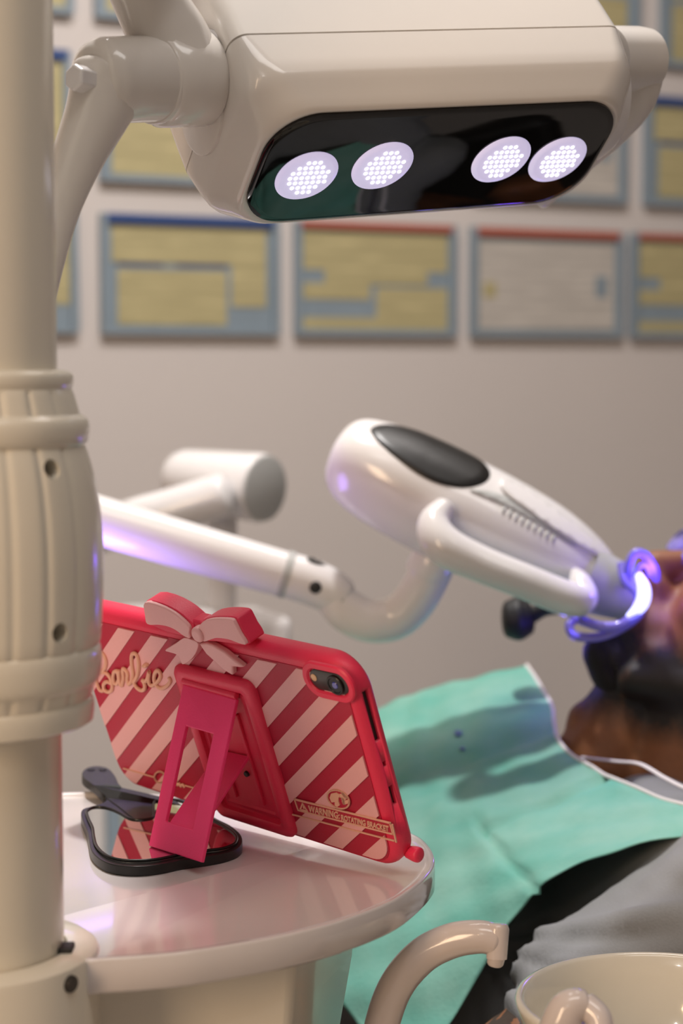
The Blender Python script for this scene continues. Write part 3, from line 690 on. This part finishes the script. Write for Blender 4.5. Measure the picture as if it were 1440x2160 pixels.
top_piece('window_rim', lambda t, k_: (.074 - .0535 * cos(t) * k_, .0295 * sin(t) * (1 - .22 * cos(t)) * k_), (1, .985, .96), M['white'], .0011) if False else None
decal('groove_shade', cr([(990, 1034), (1040, 1040), (1110, 1068), (1170, 1105), (1215, 1145), (1205, 1150), (1150, 1115), (1080, 1075), (1030, 1052)], 3, True), wb, M['grey'], wl, lift=.0008, step=10)  # thin grey crescent painted in for the shade of the groove
decal('top_ridge', cr([(1060, 1012), (1130, 1050), (1200, 1100), (1262, 1150), (1285, 1178), (1262, 1178), (1200, 1140), (1120, 1085), (1060, 1040)], 3, True), wb, M['white'], wl, lift=.0022, step=10)
for i in range(9):
    x, y = 1062 + i * 13, 1068 + i * 7.5
    decal('vent_slot', [(x, y), (x + 5, y + 1), (x + 1, y + 16), (x - 4, y + 15)], wb, M['grey'], wl, lift=.0007, step=6)
hp = [P(938, 1068, 1.425), P(915, 1105, 1.415), P(935, 1150, 1.405), P(1010, 1188, 1.40), P(1110, 1228, 1.395), P(1195, 1262, 1.395), P(1228, 1262, 1.40), P(1222, 1228, 1.41), P(1213, 1208, 1.42)]
mesh('grab_handle', *tube(hp, [.0080, .0130, .0158, .0142, .0136, .0136, .0122, .0090, .0045], 24, 6), M['white'], wl)
mesh('light_nozzle', *cyl(P(1240, 1222, 1.445), P(1338, 1260, 1.44), [(0, .0265), (.5, .0235), (.9, .0205), (1, .018)], 40), M['grey'], wl)
mesh('light_ring', *cyl(P(1338, 1262, 1.445), P(1352, 1266, 1.445), [(0, .0155), (.6, .0155), (1, .012)], 40), M['mouthled'], wl)
ga = [P(x, y, d) for x, y, d in ((-420, 913, 1.5), (100, 1065, 1.5), (430, 1162, 1.5), (606, 1213, 1.5))]
mesh('arm_tube', *tube(ga, [.0205, .0202, .0195, .0190], 36, 6), M['white'], wl, sharp=80)
mesh('tube_collar', *cyl(P(596, 1209, 1.5), P(612, 1214, 1.5), [(0, .0190), (.1, .0198), (.9, .0198), (1, .0190)]), M['grey'], wl)
mesh('arm_knuckle', *tube([P(612, 1214, 1.5), P(650, 1226, 1.5), P(690, 1243, 1.5), P(718, 1262, 1.5)], [.0190, .0190, .0185, .0168], 36, 6), M['white'], wl)
kvf = tube([P(612, 1214, 1.5), P(650, 1226, 1.5), P(690, 1243, 1.5), P(718, 1262, 1.5)], [.0190, .0190, .0185, .0168], 36, 6); kb = bvh_of(kvf)
decal('screw_recess', ringpx(665, 1239, 13, 13, 0, 16), kb, M['hole'], wl, lift=.0006, step=6)
decal('slot_recess', ringpx(668, 1184, 22, 7, .25, 16), kb, M['hole'], wl, lift=.0006, step=6)
decal('grip_tab', [(706, 1290), (722, 1262), (727, 1270), (712, 1298)], kb, M['grey'], wl, lift=.0006, step=6)  # small pale grey tab on the knuckle
mesh('neck_tube', *tube([P(700, 1250, 1.5), P(728, 1285, 1.5), P(775, 1308, 1.5), P(830, 1304, 1.5), P(872, 1268, 1.495), P(905, 1210, 1.49), P(938, 1135, 1.485)], [.0165, .0178, .0180, .0180, .0178, .0176, .0176], 36, 6), M['white'], wl, sharp=80)
mesh('neck_ring', *cyl(P(897, 1215, 1.49), P(922, 1165, 1.487), [(0, .0178), (.2, .0190), (.9, .0192), (1, .018)]), M['white'], wl)
mesh('locking_knob', *merge(tube([P(1072, 1306, 1.53), P(1092, 1305, 1.53), P(1112, 1302, 1.53)], [.0160, .0185, .0150], 28, 4), tube([P(1110, 1302, 1.53), P(1150, 1286, 1.52), P(1200, 1280, 1.50)], [.0085, .0055, .0065], 20, 5)), M['blkm'], wl)

# ================================================================== stand with second arm behind
ar = thing('equipment_arm', 'blurred white jointed arm on a post behind the whitening lamp arm', 'equipment arm', P(465, 1300, 1.95))
mesh('elbow_barrel', *cyl(P(368, 1005, 1.95), P(556, 1030, 1.88), [(0, .022), (.04, .027), (.15, .0310), (.9, .0355), (.97, .0355), (1, .034)]), M['white'], ar)
mesh('barrel_cap', *cyl(P(554, 1030, 1.881), P(562, 1031, 1.878), [(0, .0335), (.8, .0335), (1, .031)]), M['grey'], ar)
mesh('link_tube', *tube([P(-160, 1255, 1.90), P(240, 1112, 1.86), P(350, 1080, 1.85), P(470, 1045, 1.845)], [.021, .022, .0225, .0225], 30, 6), M['white'], ar)
mesh('post', *cyl(P(470, 1030, 1.93), P(466, 1330, 1.93), [(0, .0155), (1, .0155)]), M['white'], ar)
pc = P(420, 1304, 1.93)
mesh('control_box', *obox(Vector((pc.x, pc.y, pc.z - .02)), E1, E2, Z, .088, .05, .024), M['white'], ar, bevel=.012, seg=4)
mesh('box_lid', *obox(Vector((pc.x - .03, pc.y, pc.z + .006)), E1, E2, Z, .045, .04, .006), M['white'], ar, bevel=.004)
mesh('display', *obox(Vector((pc.x - .022, pc.y - .045, pc.z + .010)), E1, E2, Z, .016, .012, .005), M['blue'], ar, bevel=.001)
bt = P(455, 1360, 1.93)
mesh('column', *cyl((bt.x, bt.y, .06), (bt.x, bt.y, pc.z - .04), [(0, .03), (1, .03)]), M['white'], ar)
mesh('foot_plate', *cyl((bt.x, bt.y, 0), (bt.x, bt.y, .06), [(0, .2), (.5, .2), (1, .05)]), M['grey'], ar)

# ================================================================== the patient
CH = P(1222, 1370, 1.45)                                   # chin
HUp = Vector((.777, 0, .63)); HF = Vector((-.63, 0, .777)); HS = Vector((0, -1, 0))
def hl(f, u, s=0): return CH + HUp * (u + .117) + HF * (f - .004) + HS * s
def sph(c, r, ax=None, lv=3):
    bm = bmesh.new(); bmesh.ops.create_icosphere(bm, subdivisions=lv, radius=1)
    if not isinstance(r, (tuple, list)): r = (r, r, r)
    a, b, c_ = ax if ax else (X, Y, Z)
    vs = [c + a * v.co.x * r[0] + b * v.co.y * r[1] + c_ * v.co.z * r[2] for v in bm.verts]; fs = [tuple(x.index for x in f.verts) for f in bm.faces]; bm.free()
    return vs, fs
def cap(p0, p1, r0, r1, n=None, fl=None):
    d = (Vector(p1) - Vector(p0)).length; n = n or max(3, int(d / (min(r0, r1) * .35)))
    return merge(*[sph(Vector(p0).lerp(Vector(p1), i / n), r0 + (r1 - r0) * i / n, lv=2) for i in range(n + 1)])
hax = (HF, HUp, HS)
def H_(f, u, s, r): return sph(hl(f, u, s), r, hax)
head = [H_(-.098, .035, 0, (.096, .088, .076)), H_(-.060, -.02, 0, (.058, .075, .063)), H_(-.058, -.075, 0, (.055, .038, .054)), H_(-.020, -.100, 0, (.024, .018, .026)), H_(-.010, .022, 0, (.016, .014, .052)),
        H_(-.020, -.060, 0, (.027, .030, .034)), H_(-.002, -.051, 0, (.010, .007, .024)), H_(-.006, -.078, 0, (.010, .007, .022)), H_(-.03, -.022, .038, (.026, .024, .022)), H_(-.03, -.022, -.038, (.026, .024, .022)),
        cap(hl(-.004, .006), hl(.020, -.030), .009, .0125), H_(.020, -.033, 0, (.013, .011, .012)), H_(.006, -.038, .013, (.012, .009, .009)), H_(.006, -.038, -.013, (.012, .009, .009)),
        H_(-.018, .002, .031, (.013, .012, .014)), H_(-.018, .002, -.031, (.013, .012, .014))]
for s_ in (-1, 1): head += [H_(-.105, -.008, s_ * .074, (.018, .030, .007)), H_(-.100, -.030, s_ * .071, (.010, .012, .006)), cap(hl(-.095, -.035, s_ * .05), hl(-.035, -.098, s_ * .032), .022, .016)]
nb = V(.250, 1.44, -.385)
neck = [cap(hl(-.088, -.065), nb, .056, .066), cap(hl(-.045, -.092), V(.205, 1.44, -.315), .030, .040), sph(V(.196, 1.445, -.284), (.020, .018, .022), lv=2)]
sh_n, el_n, wr_n = V(.285, 1.200, -.364), V(.064, 1.115, -.480), V(-.19, 1.19, -.495)
sh_f, el_f, wr_f = V(.270, 1.63, -.385), V(.02, 1.70, -.47), V(-.21, 1.66, -.49)
torso = [sph(V(.10, 1.42, -.465), (.20, .155, .100)), sph(V(.20, 1.42, -.445), (.11, .185, .088)), sph(V(-.12, 1.42, -.485), (.18, .145, .098)), sph(V(-.27, 1.42, -.50), (.13, .16, .100))]
def hand(w_, d):
    d = Vector(d).normalized(); sd = d.cross(Z).normalized(); o = [sph(w_ + d * .045, (.045, .038, .014), (d, sd, Z))]
    for i, (off, ln) in enumerate(((-.027, .062), (-.009, .072), (.009, .068), (.026, .054))):
        b0 = w_ + d * .080 + sd * off; m_ = b0 + d * ln * .5 + Z * .004 + sd * off * .1; e_ = m_ + d * ln * .45 - Z * .012
        o += [cap(b0, m_, .0092, .0085), cap(m_, e_, .0085, .0072)]
    t0 = w_ + d * .020 - sd * .028; t1_ = t0 + d * .035 - sd * .022; o += [cap(t0, t1_, .012, .0105), cap(t1_, t1_ + d * .028 - sd * .002 - Z * .004, .0105, .0085)]
    return o
arms = [cap(sh_n, el_n, .056, .043), cap(el_n, wr_n, .042, .027), cap(sh_f, el_f, .056, .043), cap(el_f, wr_f, .042, .027), *hand(wr_n, wr_n - el_n), *hand(wr_f, wr_f - el_f)]
legs = []
for yy in (1.32, 1.52):
    hip, kn, an = V(-.32, yy, -.50), V(-.76, yy, -.49), V(-1.16, yy + .01, -.555)
    legs += [cap(hip, kn, .082, .058), cap(kn, an, .056, .038), cap(an, an + Vector((-.05, 0, .02)), .038, .036), cap(an + Vector((-.04, 0, -.005)), an + Vector((-.06, 0, .17)), .034, .026)]
pat = thing('person', 'reclining person with dark goatee in grey t-shirt, mouth held open under violet light', 'person', V(0, 1.42, -.62))
def fused(name, parts, m, vox, it, parent, label=None):
    vs, fs = merge(*parts); me = bpy.data.meshes.new(name); me.from_pydata([tuple(v) for v in vs], [], fs)
    o = bpy.data.objects.new(name, me); COL.objects.link(o)
    r = o.modifiers.new('r', 'REMESH'); r.mode = 'VOXEL'; r.voxel_size = vox; r.use_smooth_shade = True
    s = o.modifiers.new('s', 'SMOOTH'); s.factor = .5; s.iterations = it
    nm_ = evaluated(o); bpy.data.objects.remove(o); nm_.name = name
    return link(name, nm_, m, parent, sharp=180, label=label)
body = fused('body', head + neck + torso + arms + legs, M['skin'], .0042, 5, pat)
def skin_mat():
    m = M['skin']; nt = m.node_tree; b = nt.nodes['Principled BSDF']; src = b.inputs['Base Color'].links[0].from_socket
    tc = nt.nodes.new('ShaderNodeTexCoord'); sx = nt.nodes.new('ShaderNodeSeparateXYZ'); nt.links.new(tc.outputs['Object'], sx.inputs[0])
    n = nt.nodes.new('ShaderNodeTexNoise'); n.inputs['Scale'].default_value = 34; n.inputs['Detail'].default_value = 3; n.inputs['Distortion'].default_value = 1.5; nt.links.new(tc.outputs['Object'], n.inputs['Vector'])
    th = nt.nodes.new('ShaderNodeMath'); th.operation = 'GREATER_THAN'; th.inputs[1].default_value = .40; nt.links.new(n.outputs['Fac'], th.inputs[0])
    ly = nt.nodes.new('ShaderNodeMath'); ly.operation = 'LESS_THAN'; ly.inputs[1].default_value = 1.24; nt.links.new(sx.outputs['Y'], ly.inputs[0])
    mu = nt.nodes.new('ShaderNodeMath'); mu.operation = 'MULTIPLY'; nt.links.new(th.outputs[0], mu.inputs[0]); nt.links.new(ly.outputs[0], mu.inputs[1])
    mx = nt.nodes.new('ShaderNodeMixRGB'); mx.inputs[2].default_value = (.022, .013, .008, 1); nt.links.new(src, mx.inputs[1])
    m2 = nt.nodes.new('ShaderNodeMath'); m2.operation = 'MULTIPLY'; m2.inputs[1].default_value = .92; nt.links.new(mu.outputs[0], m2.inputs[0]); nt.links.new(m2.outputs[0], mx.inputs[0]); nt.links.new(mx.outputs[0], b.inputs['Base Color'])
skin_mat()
def beard_mask():
    m = M['skin']; nt = m.node_tree; b = nt.nodes['Principled BSDF']; src = b.inputs['Base Color'].links[0].from_socket
    tc = nt.nodes.new('ShaderNodeTexCoord'); last = None
    for c, r in ((hl(-.026, -.100, .004), .050), (hl(-.050, -.088, .040), .040), (hl(-.080, -.070, .055), .033), (hl(-.050, -.088, -.040), .040)):
        d = nt.nodes.new('ShaderNodeVectorMath'); d.operation = 'DISTANCE'; d.inputs[1].default_value = tuple(c - wloc(pat) + wloc(pat)); nt.links.new(tc.outputs['Object'], d.inputs[0])
        mr = nt.nodes.new('ShaderNodeMapRange'); mr.inputs['From Min'].default_value = r * 1.2; mr.inputs['From Max'].default_value = r * .62; nt.links.new(d.outputs['Value'], mr.inputs['Value'])
        if last is None: last = mr.outputs[0]
        else:
            mx = nt.nodes.new('ShaderNodeMath'); mx.operation = 'MAXIMUM'; nt.links.new(last, mx.inputs[0]); nt.links.new(mr.outputs[0], mx.inputs[1]); last = mx.outputs[0]
    n = nt.nodes.new('ShaderNodeTexNoise'); n.inputs['Scale'].default_value = 260; n.inputs['Detail'].default_value = 3; nt.links.new(tc.outputs['Object'], n.inputs['Vector'])
    a = nt.nodes.new('ShaderNodeMath'); a.operation = 'MULTIPLY_ADD'; a.inputs[1].default_value = .9; a.inputs[2].default_value = -.05; nt.links.new(last, a.inputs[0])
    g = nt.nodes.new('ShaderNodeMath'); g.operation = 'MULTIPLY'; g.use_clamp = True; nt.links.new(a.outputs[0], g.inputs[0]); 
    q = nt.nodes.new('ShaderNodeMath'); q.operation = 'ADD'; q.inputs[1].default_value = .8; nt.links.new(n.outputs['Fac'], q.inputs[0]); nt.links.new(q.outputs[0], g.inputs[1])
    mx = nt.nodes.new('ShaderNodeMixRGB'); mx.inputs[2].default_value = (.010, .007, .006, 1); nt.links.new(src, mx.inputs[1]); nt.links.new(g.outputs[0], mx.inputs[0]); nt.links.new(mx.outputs[0], b.inputs['Base Color'])
beard_mask()
fused('goatee', [H_(-.014, -.106, 0, (.020, .016, .024)), H_(-.030, -.112, 0, (.026, .014, .030)), H_(-.004, -.092, 0, (.010, .010, .014))], M['beard'], .003, 4, pat)
fused('hair', [H_(-.104, .048, 0, (.098, .086, .080)), H_(-.13, .0, 0, (.068, .07, .077))], M['beard'], .004, 3, pat)
shp = [sph(V(.09, 1.42, -.462), (.225, .165, .109)), sph(V(.205, 1.42, -.440), (.105, .198, .100)), sph(V(-.12, 1.42, -.485), (.20, .158, .107)), sph(V(-.27, 1.42, -.50), (.10, .168, .107)),
       cap(sh_n + Vector((.0, 0, .004)), sh_n.lerp(el_n, .57), .070, .060), cap(sh_n + Vector((0, .03, 0)), V(.155, 1.185, -.408), .062, .046), cap(sh_f, sh_f.lerp(el_f, .66), .066, .056), cap(V(.235, 1.37, -.385), V(.235, 1.50, -.385), .066, .066), cap(sh_n + Vector((-.01, .02, 0)), V(.20, 1.36, -.42), .066, .08), cap(V(.205, 1.35, -.368), V(.31, 1.33, -.365), .055, .055), cap(V(.235, 1.37, -.365), V(.255, 1.50, -.365), .055, .055)]
so = fused('t_shirt', shp, M['shirt'], .005, 6, pat)
# cloth folds running along the sleeve from the armpit
AP = P(1120, 1965, 1.17)
for v in so.data.vertices:
    p = v.co
    if p.y < 1.33 and p.z > ZC - .47 and p.x > AP.x - .03:
        ang = atan2(p.z - AP.z + (p.y - AP.y) * .4, p.x - AP.x + .03); rr = (p - AP).length
        f = (.7 * sin(ang * 14 + rr * 9) + .4 * sin(ang * 25 - rr * 21 + 1)) * min(1, rr / .06) * max(.25, 1 - rr / .30)
        v.co += v.normal * .0062 * f
fused('trousers', [sph(V(-.30, 1.42, -.50), (.115, .176, .112))] + [cap(V(-.32, yy, -.50), V(-.76, yy, -.49), .090, .067) for yy in (1.32, 1.52)] + [cap(V(-.76, yy, -.49), V(-1.10, yy + .01, -.55), .066, .052) for yy in (1.32, 1.52)], M['trouser'], .006, 4, pat)
# lip retractor lit by the lamp: clear violet plastic loops round the mouth
mc = hl(.0, -.064)
def loop3(pts, r, m, name, closed=False):
    mesh(name, *tube([P(*p) for p in pts], [r] * len(pts), 14, 6), m, ret)
ret = thing('lip_retractor', 'clear plastic lip retractor glowing violet around the open mouth', 'lip retractor', mc)
loop3([(1322, 1232, 1.42), (1326, 1190, 1.41), (1340, 1166, 1.41), (1362, 1172, 1.41), (1380, 1200, 1.41), (1384, 1222, 1.415)], .0034, M['vio'], 'upper_wing')
loop3([(1340, 1215, 1.412), (1348, 1196, 1.408), (1362, 1192, 1.408), (1372, 1214, 1.41)], .0022, M['vio'], 'inner_wing')
loop3([(1310, 1190, 1.42), (1318, 1225, 1.412), (1342, 1250, 1.405), (1352, 1285, 1.405), (1330, 1312, 1.405), (1290, 1335, 1.405), (1250, 1345, 1.41), (1210, 1340, 1.415), (1200, 1318, 1.42), (1215, 1305, 1.425)], .0036, M['vio'], 'cheek_band')
loop3([(1225, 1308, 1.41), (1270, 1322, 1.402), (1310, 1318, 1.40), (1345, 1295, 1.40)], .0040, M['vio'], 'lower_band')
mesh('retractor_glow', *tube([P(1346, 1212, 1.405), P(1358, 1244, 1.40), P(1352, 1276, 1.40), P(1325, 1302, 1.40)], [.0028, .0052, .0052, .0026], 20, 6), M['mouthcore'], ret)  # emissive tube added so the lit retractor glows; not a lamp itself
gg = thing('safety_goggles', 'violet-lit edge of protective goggles over the eyes at the right border', 'goggles', hl(.01, .0))
mesh('lens_left', *loft([[hl(.004 + w_, .005 + y, .034 + x) for x, y in rrect(.030 - e, .019 - e, .014, 6)] for w_, e in ((-.012, 0), (.006, .001), (.012, .004), (.014, .009))]), M['vio'], gg)
mesh('lens_right', *loft([[hl(.004 + w_, .005 + y, -.034 + x) for x, y in rrect(.030 - e, .019 - e, .014, 6)] for w_, e in ((-.012, 0), (.006, .001), (.012, .004), (.014, .009))]), M['vio'], gg)
mesh('bridge', *tube([hl(.012, .008, -.010), hl(.016, .010, 0), hl(.012, .008, .010)], [.003] * 3, 10), M['vio'], gg)

# ================================================================== teal paper bib
rows = [
 [(1110, 1405), (1162, 1490), (1182, 1572), (1290, 1640), (1430, 1697), (1580, 1735)],
 [(1000, 1430), (1040, 1510), (1080, 1610), (1160, 1700), (1270, 1752), (1330, 1785)],
 [(900, 1455), (925, 1545), (960, 1650), (1020, 1740), (1095, 1808), (1165, 1858)],
 [(820, 1485), (830, 1580), (855, 1690), (900, 1800), (975, 1893), (1060, 1972)],
 [(700, 1540), (715, 1650), (735, 1780), (780, 1905), (860, 2035), (945, 2162)],
 [(560, 1600), (575, 1720), (600, 1860), (650, 2010), (750, 2155), (860, 2290)]]
dep = [1.60, 1.505, 1.415, 1.335, 1.272, 1.225]; dadj = [0, 0, 0, 0, -.03, -.05]
ctl = [[P(x, y, dep[j] + dadj[i] * (j / 5)) for j, (x, y) in enumerate(r)] for i, r in enumerate(rows)]
NU = 12
rr_ = [cr([tuple(p) for p in r], NU) for r in ctl]
grid = [cr([tuple(rr_[i][j]) for i in range(6)], NU) for j in range(len(rr_[0]))]        # [across][along]
nj, ni = len(grid), len(grid[0])
def bump(j, i):
    u_, v_ = i / (ni - 1), j / (nj - 1)                 # u along body, v far->near
    h = 0
    h += -.006 * math.exp(-((v_ - .62 - .10 * (u_ - .4)) / .012) ** 2) * (1 if u_ < .42 else 0)          # lengthwise fold
    h += -.005 * math.exp(-((u_ - .41 - .10 * (v_ - .6)) / .010) ** 2) * (1 if v_ > .55 else 0)           # crosswise fold
    h += -.005 * math.exp(-((v_ - .33) / .014) ** 2)
    h += .0025 * sin(u_ * 9 + v_ * 4) * sin(v_ * 7) + .0012 * sin(u_ * 37 + v_ * 11) * sin(v_ * 31 - u_ * 8)
    h += .003 * max(0, u_ - .6) * sin(v_ * 40 + u_ * 30)
    return h
vs = []
for j in range(nj):
    for i in range(ni):
        p = Vector(grid[j][i]); a = Vector(grid[min(j + 1, nj - 1)][i]) - Vector(grid[max(j - 1, 0)][i]); b = Vector(grid[j][min(i + 1, ni - 1)]) - Vector(grid[j][max(i - 1, 0)])
        n = a.cross(b).normalized(); n = n if n.z > 0 else -n; vs.append(p + n * bump(j, i))
fs = [(j * ni + i, j * ni + i + 1, (j + 1) * ni + i + 1, (j + 1) * ni + i) for j in range(nj - 1) for i in range(ni - 1)]
bib = thing('dental_bib', 'creased teal paper bib draped over the chest of the reclining person', 'bib', V(.05, 1.4, -.35))
bo_ = mesh('paper_sheet', vs, fs, M['bib'], bib, sharp=180)
s_ = bo_.modifiers.new('t', 'SOLIDIFY'); s_.thickness = .0009; s_.offset = 1
bibb = BVHTree.FromPolygons([p + Z * .002 for p in vs], fs)
for x, y, rr in ((966, 1547, 9), (975, 1580, 6)): decal('blue_spot', ringpx(x, y, rr, rr * .7, 0, 12), bibb, M['blue'], bib, lift=.0004, step=5)
edge = [vs[j * ni] + Z * .001 for j in range(0, nj, 2)]
mesh('white_edge', *tube(edge, [.0016] * len(edge), 8, 2), M['bibw'], bib)
cordp = [P(1228, 1598, 1.405), P(1300, 1606, 1.37), P(1350, 1612, 1.345), P(1400, 1640, 1.32), P(1450, 1665, 1.30), P(1520, 1690, 1.29)]
mesh('neck_strap', *tube(cordp, [.0022] * 6, 10, 6, flat=.5), M['bibw'], bib)

# ================================================================== dental chair under the person
ch = thing('dental_chair', 'black upholstered dental chair beneath the reclining person', 'dental chair', V(-.2, 1.42, -ZC))
def pad(c, d, hx, hy, hz, r=.03): d = Vector(d).normalized(); return obox(c, d, Y, d.cross(Y).normalized(), hx, hy, hz)
mesh('backrest', *pad(V(.09, 1.42, -.600), (1, 0, .08), .30, .27, .035), M['vinyl'], ch, bevel=.03, seg=5)
mesh('seat', *pad(V(-.45, 1.42, -.640), (1, 0, -.02), .24, .27, .04), M['vinyl'], ch, bevel=.03, seg=5)
mesh('leg_rest', *pad(V(-.94, 1.42, -.655), (1, 0, .03), .26, .24, .035), M['vinyl'], ch, bevel=.03, seg=5)
mesh('headrest', *pad(V(.43, 1.45, -.445), (1, 0, .65), .10, .11, .035), M['vinyl'], ch, bevel=.03, seg=5)
mesh('headrest_bar', *tube([V(.34, 1.44, -.59), V(.42, 1.45, -.53), V(.445, 1.45, -.47)], [.012] * 3, 16), M['steel'], ch)
mesh('pedestal', *loft([[V(-.2 + hx * cos(a), 1.42 + hy * sin(a), z) for a in [2 * pi * j / 32 for j in range(32)]] for z, hx, hy in ((-ZC, .34, .22), (-ZC + .06, .34, .22), (-ZC + .1, .14, .12), (-.68, .14, .12), (-.63, .2, .16))]), M['grey'], ch)
mesh('armrest', *tube([V(-.28, 1.08, -.56), V(-.1, 1.075, -.545), V(.09, 1.10, -.53), V(.16, 1.16, -.55)], [.028, .03, .03, .026], 20, 5), M['vinyl'], ch)

# ================================================================== spittoon with its spouts
sp = thing('spittoon', 'ivory cuspidor bowl with curved cup-filler spout at the lower right', 'spittoon', (.19, .98, 0))
bcn = PZ(1405, 2108, -.338); 
def bowl(r, z): return [Vector((bcn.x + r * cos(a), bcn.y + r * sin(a), ZC + z)) for a in [2 * pi * j / 96 for j in range(96)]]
RB = 326 / F * bcn.y
zb = -.338
mesh('bowl', *loft([bowl(.02, zb - .085), bowl(.05, zb - .080), bowl(.068, zb - .06), bowl(RB - .008, zb - .03), bowl(RB - .002, zb - .008), bowl(RB, zb - .002), bowl(RB - .0008, zb), bowl(RB - .003, zb + .0008), bowl(RB - .0055, zb - .001), bowl(RB - .008, zb - .012), bowl(RB - .016, zb - .032), bowl(.052, zb - .055), bowl(.03, zb - .064), bowl(.010, zb - .066)]), M['dish'], sp, sharp=70)
mesh('drain', *cyl(Vector((bcn.x, bcn.y, ZC + zb - .066)), Vector((bcn.x, bcn.y, ZC + zb - .063)), [(0, .011), (1, .009)], 32), M['steel'], sp)
mesh('column', *loft([[Vector((.13 + hx * cos(a), .96 + .055 * sin(a), ZC + z)) for a in [2 * pi * j / 40 for j in range(40)]] for z, hx in ((-ZC, .13), (-.6, .11), (-.45, .11), (-.43, .10))]), M['pole'], sp)
fpth = [P(795, 2300, 1.0), P(800, 2190, 1.0), P(830, 2090, 1.0), P(885, 2020, .995), P(950, 1985, .99), P(1012, 1976, .985), P(1046, 1984, .983)]
mesh('cup_filler', *tube(fpth, [.0098, .0098, .0098, .0098, .0096, .0090, .0085], 32, 7, caps=True), M['spout'], sp, sharp=80)
mesh('filler_elbow', *cyl(P(1050, 1948, .983), P(1047, 2022, .98), [(0, .0045), (.04, .0055), (.15, .0062), (.7, .0058), (1, .0056)], 32), M['spout'], sp, bevel=0)
mesh('filler_tip', *cyl(P(1047, 2014, .98), P(1043, 2037, .98), [(0, .0050), (.8, .0046), (1, .0036)], 28), M['spout'], sp)
mesh('bowl_rinser', *merge(tube([P(1172, 2260, .90), P(1178, 2185, .90), P(1200, 2130, .90), P(1235, 2118, .90)], [.0108, .0108, .0100, .0075], 28, 6), tube([P(1235, 2122, .90), P(1262, 2148, .895), P(1270, 2190, .89)], [.0072, .0068, .0064], 20, 5)), M['spout'], sp, sharp=80)
mesh('rinser_mount', *cyl(P(1172, 2245, .90), P(1172, 2600, .90), [(0, .012), (1, .02)], 24), M['spout'], sp)
